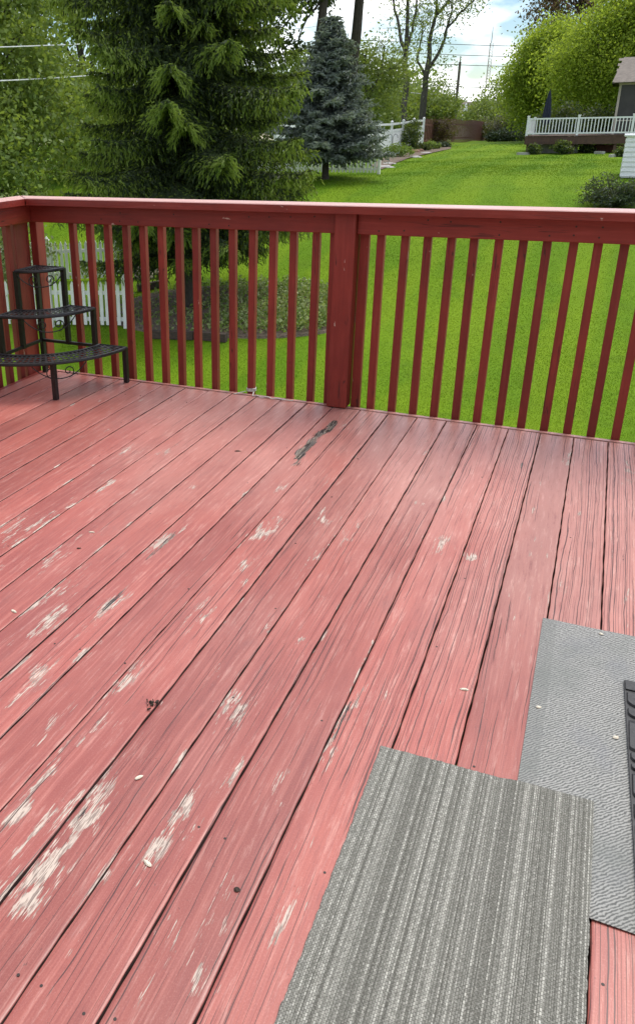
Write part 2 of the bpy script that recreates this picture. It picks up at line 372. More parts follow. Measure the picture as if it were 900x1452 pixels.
def lawn_mat():
    m, t, b, o = M('lawn turf'); p = gpos(t)
    a = noise(t, vscale(t, p, (.22, .22, .22)), 1, 4, .6); f = noise(t, vscale(t, p, (14, 14, 14)), 1, 4, .7); q = noise(t, vscale(t, p, (1.3, 1.3, 1.3)), 1, 4, .6)
    c = mixc(t, step(t, a, .34, .66), (.085, .172, .002), (.122, .212, .003))
    c = mixc(t, mathn(t, 'MULTIPLY', step(t, q, .5, .72), .5), c, (.076, .14, .003))
    c = mixc(t, mathn(t, 'MULTIPLY', step(t, f, .45, .7), .5), c, (.07, .125, .003))
    sm = t.nodes.new('ShaderNodeSeparateXYZ'); L(t, p, sm.inputs[0]); mw = mathn(t, 'SINE', mathn(t, 'ADD', mathn(t, 'MULTIPLY', sm.outputs[0], 3.3), mathn(t, 'MULTIPLY', a, 5)))
    c = mixc(t, mathn(t, 'MULTIPLY', step(t, mw, -.5, .5), .30), c, (.175, .25, .006))
    L(t, c, b.inputs['Base Color']); b.inputs['Roughness'].default_value = .9; b.inputs['Specular IOR Level'].default_value = .15
    bump(t, b, f, .5, .04); return m
M_lawn = lawn_mat()
def blade_mat():
    m, t, b, o = M('grass blades')
    g = t.nodes.new('ShaderNodeNewGeometry'); p = g.outputs['Position']
    a = noise(t, vscale(t, p, (.22, .22, .22)), 1, 4, .6); q = noise(t, vscale(t, p, (1.3, 1.3, 1.3)), 1, 4, .6)
    c = mixc(t, step(t, a, .34, .66), (.085, .178, .002), (.128, .225, .003))
    c = mixc(t, mathn(t, 'MULTIPLY', step(t, q, .5, .72), .5), c, (.075, .14, .003))
    c = mixc(t, mathn(t, 'MULTIPLY', g.outputs['Random Per Island'], .18), c, (.075, .132, .003))
    dry = noise(t, vscale(t, p, (.8, .8, .8), (4, 2, 0)), 1, 3, .6)
    c = mixc(t, mathn(t, 'MULTIPLY', step(t, dry, .56, .72), .4), c, (.25, .31, .06))
    sm = t.nodes.new('ShaderNodeSeparateXYZ'); L(t, p, sm.inputs[0]); mw = mathn(t, 'SINE', mathn(t, 'ADD', mathn(t, 'MULTIPLY', sm.outputs[0], 3.3), mathn(t, 'MULTIPLY', a, 5)))
    c = mixc(t, mathn(t, 'MULTIPLY', step(t, mw, -.5, .5), .30), c, (.175, .25, .006))
    bands = noise(t, vscale(t, p, (.06, .55, 1), (1, 3, 0)), 1, 3, .55)
    c = mixc(t, mathn(t, 'MULTIPLY', step(t, bands, .5, .62), .45), c, (.09, .19, .004))
    L(t, c, b.inputs['Base Color']); b.inputs['Roughness'].default_value = .6; b.inputs['Specular IOR Level'].default_value = .2
    tr = t.nodes.new('ShaderNodeBsdfTranslucent'); L(t, c, tr.inputs[0]); ms = t.nodes.new('ShaderNodeMixShader'); ms.inputs[0].default_value = .35
    L(t, b.outputs[0], ms.inputs[1]); L(t, tr.outputs[0], ms.inputs[2]); L(t, ms.outputs[0], o.inputs[0]); return m
M_blade = blade_mat()

# ------------------------------------------------------------------ ground
def build_ground():
    s = np.concatenate([np.arange(-40, 5, 5.), np.arange(5, 45, .5), np.arange(45, 110, 3.), np.array([120, 150, 200, 300, 500, 900.])])
    tt = np.concatenate([np.array([-900, -400, -200, -120, -70.]), np.arange(-45, 46, 1.5), np.array([70, 120, 200, 400, 900.])])
    S, T = np.meshgrid(s, tt, indexing='ij')
    X = SA*S+CA*T; Y = CA*S-SA*T
    Z = gz(X, Y); V = np.stack([X, Y, Z], -1).reshape(-1, 3)
    n, k = S.shape; i, j = np.meshgrid(np.arange(n-1), np.arange(k-1), indexing='ij'); a = (i*k+j).ravel()
    o = mesh_obj('lawn', V, np.stack([a, a+1, a+k+1, a+k], 1)[:, ::-1].copy(), M_lawn, smooth=True)
    # outward normals up
    if o.data.polygons[len(o.data.polygons)//2].normal.z < 0: o.data.flip_normals()
    tag(o, kind='structure', label='wide bright green mown lawn sloping up behind the deck')
build_ground()

BED_C = np.array(at(330, 448, 17.8))[:2]
def in_bed(x, y, grow=0):
    dx, dy = x-BED_C[0], y-BED_C[1]
    c, s = math.cos(rad(18)), math.sin(rad(18))
    a = dx*c+dy*s; b = -dx*s+dy*c
    return (np.abs(a)/(2.75+grow))**2.2+(np.abs(b)/(1.75+grow))**2.2 < 1
def build_grass():
    def zone(n, d0, d1, h, w, az0=-36, az1=9):
        D = np.sqrt(rng.uniform(d0**2, d1**2, n)); A = np.radians(rng.uniform(az0, az1, n))
        x, y = D*np.sin(A), D*np.cos(A); k = ~in_bed(x, y, .03); x, y = x[k], y[k]; n = len(x)
        z = gz(x, y); th = rng.uniform(0, 2*np.pi, n); H = h*rng.uniform(.5, 1.25, n); le = rng.normal(0, .6, (n, 2))*H[:, None]
        dx, dy = np.cos(th)*w, np.sin(th)*w
        P0 = np.stack([x-dx, y-dy, z-.01], 1); P1 = np.stack([x+dx, y+dy, z-.01], 1); P2 = np.stack([x+le[:, 0], y+le[:, 1], z+H], 1)
        return np.stack([P0, P1, P2], 1).reshape(-1, 3)
    parts = []; edges = [8.5, 10, 12, 14, 16, 18, 20, 23, 26, 30, 34, 40, 48, 58, 70]
    for e0, e1 in zip(edges[:-1], edges[1:]):
        m_ = (e0+e1)/2; area = .39*(e1**2-e0**2); parts.append(zone(int(area*4600*(10/m_)**2.0*(1 if m_ < 34 else (72-m_)/38)), e0, e1, .015+.0003*m_, .0034*(m_/10)**.9))
    V = np.concatenate(parts)
    o = mesh_obj('grass', V, np.arange(len(V)).reshape(-1, 3), M_blade)
    tag(o, 'short bright green grass blades growing all over the lawn', 'grass', kind='stuff')
build_grass()

# ------------------------------------------------------------------ deck boards
PITCHX, X0, YE = .143, .172362, 3.866
deck = thing('deck', 'weathered pink-red painted wooden deck with peeling boards', None, kind='structure')
PEEL = [(-1.726, 2.087, .05, .22, 1), (-1.791, 2.03, .03, .18, .9), (-1.664, 2.525, .03, .12, .8), (-1.783, 2.897, .04, .12, .9), (-1.627, 3.012, .04, .14, .9),
 (-1.236, 2.186, .035, .13, 1), (-1.18, 1.765, .04, .2, .9), (-1.392, 1.713, .04, .25, .85), (-1.178, 1.356, .045, .16, 1), (-.79, 1.0, .05, .13, .95), (-.80, .90, .04, .09, .92),
 (-.784, .841, .025, .05, 1.1), (-.937, .997, .03, .06, 1.2), (-.649, 1.491, .035, .085, 1.25), (-.924, 2.442, .035, .1, 1.2), (-.772, 2.635, .04, .1, 1), (-.337, 2.585, .04, .09, 1),
 (-.222, 2.527, .035, .035, 1.3), (-.637, 2.539, .025, .12, .9), (-.895, 2.175, .03, .06, 1), (-.897, 1.849, .03, .1, .9), (-.552, 1.287, .018, .07, 1.25), (-.631, 1.067, .03, .08, 1),
 (-.965, 1.47, .03, .1, .9), (-1.006, 2.813, .03, .12, .8), (-1.201, 2.28, .025, .18, .9), (.252, 3.55, .03, .16, 1.1), (.02, 3.579, .035, .14, .9), (-.374, 1.603, .018, .12, 1),
 (-.376, 1.46, .03, .1, .9), (.065, 2.458, .03, .09, .9), (.243, 2.406, .02, .14, 1), (-.359, 1.184, .018, .11, 1), (-.331, 1.0, .02, .12, .95), (-.46, 1.0, .02, .2, .7),
 (-.68, .98, .025, .09, 1), (-.62, 1.14, .02, .07, 1.05), (-1.08, 3.3, .05, .2, .55), (-.70, 2.30, .03, .09, .7), (-.95, 1.12, .025, .12, .95), (-.86, .78, .03, .08, .7), (-.5, .86, .02, .08, .8),
 (-.83, 1.08, .03, .10, .88), (-.76, .88, .018, .12, .95), (-.87, .98, .016, .09, .88), (-.90, 1.32, .02, .07, .9), (-1.30, 1.62, .03, .12, .9), (-1.12, 1.55, .025, .12, .9), (-.66, .76, .02, .06, .9), (-.47, 1.32, .02, .09, .9), (-.43, .88, .014, .12, 1.0), (-.33, .92, .014, .10, 1.0), (-1.5, 2.0, .03, .18, .8), (-1.02, 1.25, .03, .12, .8), (.20, 2.9, .02, .2, .8), (-.05, 2.7, .025, .1, .8), (-.11, 3.0, .02, .12, .6), (-.25, 3.35, .03, .12, .6), (-.86, 2.95, .025, .15, .6)]
def build_boards():
    xs_left = -2.915; first = -22; last = 13
    crk_by = {0: 1.0, 1: 1.0, -1: .75, 2: .9, -2: .25, -3: .95, -4: .55, -5: .45, -6: .35, -7: .45, -8: .35, -9: .2, -10: .1}
    r2 = np.random.default_rng(3)
    extra = [(r2.uniform(-2.5, .3), r2.uniform(.7, 3.7), r2.uniform(.004, .014), r2.uniform(.012, .07), r2.uniform(.55, 1.0)) for _ in range(520)]
    for i in range(first, last):
        xa, xb = X0+(i)*PITCHX, X0+(i+1)*PITCHX
        if xb < xs_left: continue
        gapw = .0036+.0018*r2.random()
        xa = max(xa, xs_left)+gapw/2; xb -= gapw/2
        vis = i <= 2
        ny = 300 if vis else 12; nx = 15 if vis else 3
        ys = np.linspace(-1.2, YE-.012-.004*r2.random(), ny) if not vis else np.concatenate([np.array([-1.2, -.3]), np.linspace(.45, YE-.004*r2.random(), ny-2)])
        u = np.linspace(0, 1, nx); uu = np.concatenate([[0, .008, .02], np.linspace(.06, .94, nx-6), [.98, .992, 1]]) if vis else u; prof = xa+(xb-xa)*uu
        Y, X = np.meshgrid(ys, prof, indexing='ij')
        w = (X-xa)/(xb-xa); e = np.minimum(w, 1-w)*(xb-xa)
        cup = r2.uniform(-.0007, .0007)
        Z = -.0016*np.clip(1-e/.0024, 0, 1) - cup*(4*(w-.5)**2) + r2.uniform(-.0012, .0008) + .0007*np.sin(Y*r2.uniform(1, 3)+r2.uniform(0, 6))
        # slightly ragged arrises
        X = X+.0006*np.sin(Y*23+i)*(e < .001)+.0005*np.sin(Y*61+2*i)*(e < .001)
        peel = np.zeros_like(X); rot = np.zeros_like(X)
        for (px, py, sx, sy, a) in PEEL+extra:
            if xa-.01 < px < xb+.01:
                peel = np.maximum(peel, a*np.exp(-(((X-px)/sx)**2+((Y-py)/sy)**2)*.8))
        peel = peel+.7*np.clip(1-e/.010, 0, 1)*(np.sin(Y*9+i*3)+np.sin(Y*4.1+i) > .9)
        if i in (-5, -6, -7, -8, -11, -12, -13): peel = peel+.30*np.clip(np.sin(Y*1.7+i*2.2)*np.sin(X*40+i)+.35, 0, 1)*(Y < 2.6)
        for (kx, ky) in ((-.188, 1.732), (-.706, .726), (-.666, .832), (-.066, 1.817), (-.852, 1.006), (-1.32, 3.09)):
            if xa < kx < xb: rot = np.maximum(rot, .62*np.exp(-(((X-kx)/.008)**2+((Y-ky)/.013)**2)))
        for (sx_, y0_, y1_, w_) in ((-1.212, 2.0, 2.45, .006), (-1.19, 1.66, 1.92, .004), (-1.055, 2.75, 3.2, .0035), (-.155, 3.0, 3.75, .003), (.235, 2.6, 3.3, .003), (-.385, 1.35, 1.75, .004), (-.80, .95, 1.12, .004)):
            if xa < sx_ < xb: rot = np.maximum(rot, .75*np.exp(-((X-sx_-.006*np.sin(Y*11))/w_)**2)*np.clip(1-np.abs((Y-(y0_+y1_)/2)/((y1_-y0_)/2))**2, 0, 1))
        if i == -9:
            cx = -1.050+.010*np.sin(Y*9)+.006*np.sin(Y*27)
            rot = 1.45*np.exp(-((X-cx)/.021)**2)*np.clip(1-np.abs((Y-3.38)/.42)**3, 0, 1)*(.75+.35*np.sin(Y*31)*np.sin(Y*13+1))
            Z = Z-.016*np.clip(rot-.25, 0, 1)*(.6+.4*np.sin(X*900+Y*40))
        ck = np.full_like(X, crk_by.get(i, .25 if i > -10 else .0))
        th = .026
        nv = ny*nx; top = np.stack([X, Y, Z], -1).reshape(-1, 3)
        ii, jj = np.meshgrid(np.arange(ny-1), np.arange(nx-1), indexing='ij'); a = (ii*nx+jj).ravel()
        F = [np.stack([a, a+1, a+nx+1, a+nx], 1)]
        # skirt
        ring = np.concatenate([np.arange(nx), np.arange(1, ny)*nx+nx-1, (ny-1)*nx+np.arange(nx-2, -1, -1), np.arange(ny-2, 0, -1)*nx])
        low = top[ring].copy(); low[:, 2] = -th; m = len(ring); k = np.arange(m)
        F.append(np.stack([ring, nv+k, nv+(k+1) % m, ring[(k+1) % m]], 1))
        V = np.concatenate([top, low]); pad = lambda q: np.concatenate([q.reshape(-1), np.zeros(m)])
        mi = np.concatenate([np.zeros(len(F[0])), np.ones(len(F[1]))])
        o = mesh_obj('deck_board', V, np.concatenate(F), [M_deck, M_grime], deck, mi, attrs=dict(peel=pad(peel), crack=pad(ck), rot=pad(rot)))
build_boards()
M_splint = simple('grey splintered wood', (.34, .28, .23), (.20, .16, .13), .9, 60, (4, 1, 4), .4)
for k in range(16):
    y = 3.08+.64*(k+.5)/16+R0.uniform(-.02, .02); l = R0.uniform(.03, .10); x = -1.050+.010*math.sin(y*9)+R0.uniform(-.014, .014); a = R0.gauss(0, .09); w = R0.uniform(.0015, .0035)
    mb = MB(); mb.add([(-w, -l/2, -.004), (w, -l/2, -.004), (w*.6, l/2, -.003), (-w*.3, l/2, -.003), (-w*.5, -l/2*.8, .0015), (w*.6, -l/2*.7, .001), (0, l/2*.9, .0012)], [(0, 1, 5, 4), (1, 2, 6, 5), (2, 3, 6), (3, 0, 4, 6), (4, 5, 6)])
    o = mb.build('splinter', M_splint, deck); o.location = (x, y, R0.uniform(-.003, .001)); o.rotation_euler.z = a
# rim joist with a thin painted nosing, and the joists below
MB().box(-2.93, 1.8, YE+.005, YE+.030, -.26, .002).build('rim_joist', M_deck, deck)
MB().box(-2.955, -2.92, -1.2, YE+.026, -.26, -.006).build('rim_joist', M_rail, deck)
for k in range(18):
    MB().box(-2.9, 1.8, -1.0+k*.28, -.962+k*.28, -.24, -.0275).build('joist', M_ddark, deck)
soil = MB(); soil.add([(-3.1, -1.5, float(gz(-3, 0))+.05), (2.5, -1.5, float(gz(-3, 0))+.05), (2.5, 3.9, float(gz(-3, 0))+.06), (-3.1, 3.9, float(gz(-3, 0))+.06)], [(0, 1, 2, 3)])
tag(soil.build('soil', simple('bare soil', (.06, .045, .035))), 'dark soil sheet added under the deck to darken the board gaps', kind='structure')  # dark ground added so no lit lawn shows through the gaps
hw = thing('unseen_house_wall', 'unseen house wall at the near side of the deck, added to shade the railing', None, (0, -1.2, 0), kind='structure')  # out-of-view wall added to block sky and keep the railing fronts in shade
for k in range(38):
    z = -4.1+k*.2
    mb = MB(); mb.add([(-3.3, 0, z), (9, 0, z), (9, -.012, z+.2), (-3.3, -.012, z+.2), (-3.3, -.2, z), (9, -.2, z), (9, -.2, z+.2), (-3.3, -.2, z+.2)], [(0, 1, 2, 3)[::-1], (4, 5, 6, 7), (0, 4, 5, 1), (3, 2, 6, 7), (0, 3, 7, 4), (1, 5, 6, 2)])
    mb.build('siding_board', M_beige, hw)
# nail heads in pairs along the joist lines
nail = MB(); nail.prism([(.003*math.cos(a*math.pi/4), .003*math.sin(a*math.pi/4)) for a in range(8)], -.004, .0012)
first_nail = None
for i in range(-21, 3):
    for k in range(1, 12):
        y = -.98+k*.42
        if y < .6 or y > 3.84: continue
        for fx in (.2, .8):
            if R0.random() < .62: continue
            loc = (X0+(i+fx)*PITCHX+R0.uniform(-.01, .01), y+R0.uniform(-.012, .012), -.0012)
            if loc[0] < -2.9: continue
            if first_nail is None: first_nail = nail.build('nail_head', M_nail, deck); first_nail.location = loc
            else: dup(first_nail, parent=deck, loc=loc)

# ------------------------------------------------------------------ railings
rail = thing('deck_railing', 'long dark red wooden railing along the far deck edge, with centre post', 'railing', (-1.1, YE, 0))
def P(o, root): o.parent = root; o.matrix_parent_inverse = root.matrix_world.inverted() if False else Matrix.Translation(-Vector(root.location)); return o
def rp(mb, name, root, mat=M_rail): return P(mb.build(name, mat), root)
capz0, capz1 = .966, 1.004
# cap, mitred at the corner, slightly weathered edge
yn, yf, xi, xo = 3.806, 3.956, -2.912, -3.06
mb = MB()
def capmesh(poly):
    mb = MB(); n = len(poly); cx = sum(p[0] for p in poly)/n; cy = sum(p[1] for p in poly)/n
    b = .004
    def ins(p): return (p[0]+math.copysign(b, cx-p[0]), p[1]+math.copysign(b, cy-p[1]))
    vs = [(x, y, capz0) for x, y in poly]+[(x, y, capz1-b) for x, y in poly]+[(*ins(p), capz1) for p in poly]
    fs = [tuple(range(n-1, -1, -1)), tuple(range(2*n, 3*n))]
    for r in range(2):
        for i in range(n): fs.append((r*n+i, r*n+(i+1) % n, r*n+n+(i+1) % n, r*n+n+i))
    return mb.add(vs, fs)
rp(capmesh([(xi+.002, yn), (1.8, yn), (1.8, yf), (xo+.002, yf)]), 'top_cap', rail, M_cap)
rp(MB().box(-2.975, -1.146, 3.872, 3.910, .869, .9655, .003), 'rail_board', rail)
rp(MB().box(-1.042, 1.8, 3.872, 3.910, .868, .9655, .003), 'rail_board', rail)
rp(MB().box(-1.146, -1.044, 3.846, 3.935, .004, .9655, .004), 'post', rail, M_railv)
rp(MB().box(-2.984, -2.935, 3.913, 3.99, -.28, .9655, .004), 'corner_post', rail, M_railv)
bal0 = None
BX = [-.936, -.827, -.72, -.616, -.511, -.41, -.307, -.206, -.104, -.003, .098, .2]+[.3+.102*k for k in range(14)]
BXL = [-2.692, -2.583, -2.465, -2.347, -2.235, -2.126, -2.021, -1.918, -1.812, -1.706, -1.598, -1.487, -1.375, -1.26, -1.165]
for x in BXL+[-1.016]+BX:
    w = .045 if x == -1.016 else .036
    o = rp(MB().box(-w/2, w/2, -.018, .018, -.30, .9645, .003), 'baluster', rail, M_railv) if bal0 is None or w > .04 else dup(bal0, parent=rail)
    if w < .04 and bal0 is None: bal0 = o
    o.matrix_parent_inverse = Matrix.Identity(4)
    o.location = (x-rail.location.x, 3.931-YE, 0)
    o.rotation_euler = (0, rad(R0.uniform(-.25, .25)), rad(R0.uniform(-1.5, 1.5)))
lrail = thing('deck_railing', 'short dark red wooden railing on the left deck edge behind the plant stand', 'railing', (-2.93, 2.5, 0))
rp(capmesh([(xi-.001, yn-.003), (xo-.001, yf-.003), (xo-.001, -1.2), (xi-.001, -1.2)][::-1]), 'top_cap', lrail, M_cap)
rp(MB().box(-2.972, -2.934, -1.2, 3.868, .869, .9655, .003), 'rail_board', lrail, M_raily)
rp(MB().box(-3.075, -2.986, 3.775, 3.905, -.28, .9655, .004), 'corner_post', lrail, M_railv)
for k in range(44):
    y = 3.715-.104*k
    o = dup(bal0, parent=lrail); o.location = (-2.993+2.93, y-2.5, 0); o.rotation_euler = (0, 0, rad(R0.uniform(-1.5, 1.5)))
scr = None
for x in BXL+BX:
    if x > .4 or x < -2.7: continue
    for z in (.893, .938):
        if R0.random() < .4: continue
        loc = (x-rail.location.x+R0.uniform(-.006, .006), 3.8722-YE, z+R0.uniform(-.006, .006))
        if scr is None:
            mb = MB(); mb.add([(.0042*math.cos(a*math.pi/4), -.0006, .0042*math.sin(a*math.pi/4)) for a in range(8)]+[(.0042*math.cos(a*math.pi/4), .003, .0042*math.sin(a*math.pi/4)) for a in range(8)], [tuple(range(8))]+[(i, 8+i, 8+(i+1) % 8, (i+1) % 8) for i in range(8)])
            scr = mb.build('screw_head', M_nail, rail); scr.location = loc
        else: dup(scr, parent=rail, loc=loc)
# twine on the railing foot
tw = MB()
def onedge(x): return (x, YE-.004, .006)
for k in range(3):
    tw.tube([(-1.598+.026*math.cos(a*.7), 3.931+.024*math.sin(a*.7), .012+k*.006+.002*math.sin(a)) for a in range(10)], .0028, 5)
pts = [(-1.575, 3.905, .012)]+[(-1.56+.012*k, YE-.012+.006*math.sin(k*1.1), .006+.004*abs(math.sin(k*.7))) for k in range(20)]
tw.tube(pts, .003, 5); tw.tube([(-1.62, 3.90, .012), (-1.655, 3.868, .006), (-1.67, 3.85, .004)], .0026, 5)
tag(tw.build('twine', M_string, smooth=True), 'white twine knotted round the foot of a baluster left of the post', 'string')

# ------------------------------------------------------------------ plant stand
def plant_stand():
    ax, ay = -2.898, 3.828
    st = thing('plant_stand', 'black iron three-tier corner plant stand with lattice shelves', 'plant stand', (ax, ay, 0))
    def pol(r, a, z): return (r*math.cos(a), -r*math.sin(a), z)      # a=0 along the far rail, pi/2 towards the house
    def shelf(r0, r1, z, name='shelf'):
        mb = MB(); nr = 4 if r0 > .05 else 5; na = max(10, int(r1*46))
        rr = np.linspace(max(r0, .015), r1, nr+1)
        for i in range(nr):
            for j in range(na):
                off = .5 if i % 2 else 0
                a0, a1 = (j)/na*math.pi/2, (j+1)/na*math.pi/2
                q = [pol(rr[i], a0, z), pol(rr[i+1], a0, z), pol(rr[i+1], a1, z), pol(rr[i], a1, z)]
                c = [sum(v[k] for v in q)/4 for k in range(3)]
                ins = [tuple(c[k]+(v[k]-c[k])*.62 for k in range(3)) for v in q]
                # lattice web round an open hole, with a little thickness
                up = q+ins; dn = [(v[0], v[1], v[2]-.003) for v in up]
                fs = []
                for e in range(4):
                    f = (e+1) % 4
                    fs += [(e, f, 4+f, 4+e), (8+f, 8+e, 12+e, 12+f), (4+e, 4+f, 12+f, 12+e)]
                mb.add(up+dn, fs)
        P_ = mb.build(name, M_black, st)
        rim = MB()
        for r in ([r0, r1] if r0 > .05 else [r1]):
            rim.tube([pol(r, k/20*math.pi/2, z-.004) for k in range(21)], .0095, 6)
        for a in (0, math.pi/2): rim.tube([pol(r0, a, z-.004), pol(r1, a, z-.004)], .0095, 6)
        rim.build('rim', M_black, P_)
        sc_ = MB()
        def spiral(cx_, cz_, sgn, a, rr_):
            pts = []
            for k in range(26):
                th = k/25*4.2*math.pi/1.6; r = rr_*(1-k/29)
                pts.append((a+sgn*(cx_+r*math.sin(th)*1)/r1, cz_-r*math.cos(th)))
            return [pol(r1-.004, p[0], p[1]) for p in pts]
        A = math.pi/4
        for s in (-1, 1):
            sc_.tube(spiral(.045, z-.055, s, A, .034), .0032, 5)
            sc_.tube([pol(r1-.004, A+s*k/10*.15/r1, z-.092+.075*(k/10)**2.2) for k in range(11)], .0032, 5)
        sc_.build('scroll', M_black, P_, smooth=True)
    shelf(.40, .575, .208); shelf(.215, .378, .418); shelf(0, .192, .632)
    def leg(a, b): 
        MB().beam(a, b, .025, .025, (1, 0, 0)).build('leg', M_black, st)
    for a in (0, math.pi/4, math.pi/2): leg(pol(.567, a*(1.08 if a < 1 else 1), 0), pol(.567, a*(1.08 if a < 1 else 1), .205))
    for a in (0, math.pi/2): leg(pol(.37, a, .19), pol(.37, a, .415)); leg(pol(.186, a, .19), pol(.186, a, .629))
    leg((0, 0, 0), (0, 0, .625))
    for a in (0, math.pi/2): MB().beam(pol(.012, a, .198), pol(.567, a, .198), .016, .016).build('side_bar', M_black, st)
plant_stand()

# ------------------------------------------------------------------ mats
def carpet():
    m, t, b, o = M('striped loop carpet'); p = gpos(t)
    s1 = noise(t, vscale(t, p, (34, .02, 0)), 1, 4, .7); s2 = noise(t, vscale(t, p, (150, .05, 0), (3, 0, 0)), 1, 2, .6)
    loop = noise(t, vscale(t, p, (260, 150, 1)), 1, 2, .65); loop2 = noise(t, vscale(t, p, (420, 260, 1), (2, 1, 0)), 1, 1, .5)
    v = mathn(t, 'ADD', mathn(t, 'MULTIPLY', s1, .8), mathn(t, 'MULTIPLY', s2, .5))
    base = mixc(t, step(t, v, .50, .82), (.11, .108, .096), (.335, .33, .298))
    br = N(t, 'ShaderNodeTexBrick'); br.offset = .5; br.inputs['Scale'].default_value = 1; br.inputs['Mortar Size'].default_value = .11; br.inputs['Mortar Smooth'].default_value = .3
    br.inputs['Brick Width'].default_value = 1.0; br.inputs['Row Height'].default_value = 1.0; br.inputs['Bias'].default_value = .1
    sw = t.nodes.new('ShaderNodeSeparateXYZ'); L(t, p, sw.inputs[0]); cv = t.nodes.new('ShaderNodeCombineXYZ')
    L(t, mathn(t, 'MULTIPLY', sw.outputs[1], 140), cv.inputs[0]); L(t, mathn(t, 'MULTIPLY', sw.outputs[0], 245), cv.inputs[1]); L(t, cv.outputs[0], br.inputs['Vector'])
    L(t, mixc(t, .5, base, (.10, .097, .08)), br.inputs['Color1']); L(t, mixc(t, mathn(t, 'MULTIPLY', step(t, s2, .46, .62), .8), base, (.66, .645, .585)), br.inputs['Color2']); br.inputs['Mortar'].default_value = (.07, .068, .056, 1)
    c = mixc(t, .35, br.outputs['Color'], base)
    c = mixc(t, mathn(t, 'MULTIPLY', step(t, loop, .52, .3), .5), c, (.06, .058, .05))
    c = mixc(t, mathn(t, 'MULTIPLY', step(t, loop2, .55, .75), .4), c, (.52, .51, .455))
    L(t, c, b.inputs['Base Color']); b.inputs['Roughness'].default_value = .95; b.inputs['Specular IOR Level'].default_value = .1
    bump(t, b, mathn(t, 'ADD', mathn(t, 'SUBTRACT', loop, mathn(t, 'MULTIPLY', br.outputs['Fac'], .5)), mathn(t, 'MULTIPLY', loop2, .4)), .7, .0025)
    # a sheet with soft, faintly ragged edges, draped over the ribbed mat at its right
    x0, x1, y0, y1 = -.281, .1705, .62, 1.512; nx, ny = 60, 110
    X, Y = np.meshgrid(np.linspace(x0, x1, nx), np.linspace(y0, y1, ny))
    Y = Y+(X-x0)/(x1-x0)*.0 + .018*((X-x0)/(x1-x0))*(Y > 1.2)*(Y-1.2)/.3
    edge = np.minimum(np.minimum(X-x0, x1-X), np.minimum(Y-y0, np.max(Y, axis=0)[None, :]-Y))
    lift = .0065/(1+np.exp(-(X-.0)/.008))
    Z = .0068+lift+.0012*np.sin(X*9)*np.sin(Y*7)-.003*np.clip(1-edge/.006, 0, 1)**2
    jit = rng.normal(0, .0007, X.shape)*(edge < .002); V = np.stack([X+jit, Y+rng.normal(0, .0007, X.shape)*(edge < .002), Z], -1).reshape(-1, 3)
    ii, jj = np.meshgrid(np.arange(ny-1), np.arange(nx-1), indexing='ij'); a = (ii*nx+jj).ravel(); F = [np.stack([a, a+1, a+nx+1, a+nx], 1)]
    ring = np.concatenate([np.arange(nx), np.arange(1, ny)*nx+nx-1, (ny-1)*nx+np.arange(nx-2, -1, -1), np.arange(ny-2, 0, -1)*nx])
    low = V[ring].copy(); low[:, 2] -= .0055; k = np.arange(len(ring)); F.append(np.stack([ring, nx*ny+k, nx*ny+(k+1) % len(ring), ring[(k+1) % len(ring)]], 1))
    o = mesh_obj('carpet_tile', np.concatenate([V, low]), np.concatenate(F), m, smooth=True)
    tag(o, 'grey-beige striped loop carpet piece lying on the deck', 'carpet')
carpet()
def ribmat():
    m, t, b, o = M('grey ribbed mat'); p = gpos(t)
    dis = noise(t, vscale(t, p, (60, 60, 60)), 1, 2, .5)
    sp = t.nodes.new('ShaderNodeSeparateXYZ'); L(t, p, sp.inputs[0])
    row = mathn(t, 'ADD', mathn(t, 'ADD', mathn(t, 'MULTIPLY', sp.outputs[1], 112), mathn(t, 'MULTIPLY', sp.outputs[0], -112)), mathn(t, 'MULTIPLY', dis, 1.6))
    rib = mathn(t, 'SINE', mathn(t, 'MULTIPLY', row, 6.283))
    br = noise(t, vscale(t, p, (190, 130, 1)), 1, 2, .6)
    h = mathn(t, 'ADD', mathn(t, 'MULTIPLY', rib, .5), mathn(t, 'MULTIPLY', mathn(t, 'SUBTRACT', br, .1), 2.1))
    big = noise(t, vscale(t, p, (5, 4, 1)), 1, 4, .6); big2 = noise(t, vscale(t, p, (7, 5, 1), (4, 4, 0)), 1, 3, .6)
    c = mixc(t, step(t, h, .35, 1.25), (.12, .122, .118), (.335, .332, .318))
    c = mixc(t, mathn(t, 'MULTIPLY', step(t, big, .45, .72), .5), c, (.15, .162, .152))
    c = mixc(t, mathn(t, 'MULTIPLY', step(t, big2, .5, .75), .35), c, (.165, .17, .19))
    lf = mathn(t, 'MULTIPLY', mathn(t, 'LESS_THAN', sp.outputs[0], .056), .35)
    c = mixc(t, lf, c, (.15, .155, .148))
    L(t, c, b.inputs['Base Color']); b.inputs['Roughness'].default_value = .85; b.inputs['Specular IOR Level'].default_value = .25; bump(t, b, h, .35, .002)
    poly = [(.021, 2.232), (.62, 2.205), (.62, 1.236), (.155, 1.228), (.012, 1.236)]
    mb = MB(); nx, ny = 24, 40; vs = []; 
    for j in range(ny+1):
        for i in range(nx+1):
            x = .018+(.602)*i/nx; y = 1.232+(1.0)*j/ny-.0*(i/nx)
            e = min(i, nx-i, j, ny-j)
            vs.append((x, y+.012*(i/nx)*(j/ny), .0062-(.0025 if e == 0 else 0)+.0006*math.sin(x*31+y*17)))
    fs = [(j*(nx+1)+i, j*(nx+1)+i+1, (j+1)*(nx+1)+i+1, (j+1)*(nx+1)+i) for j in range(ny) for i in range(nx)]
    mb.add(vs, fs); mb.box(.019, .619, 1.233, 2.231, .0012, .0034)
    tag(mb.build('ribbed_mat', m), 'worn grey ribbed mat half under the striped carpet piece', 'mat')
ribmat()
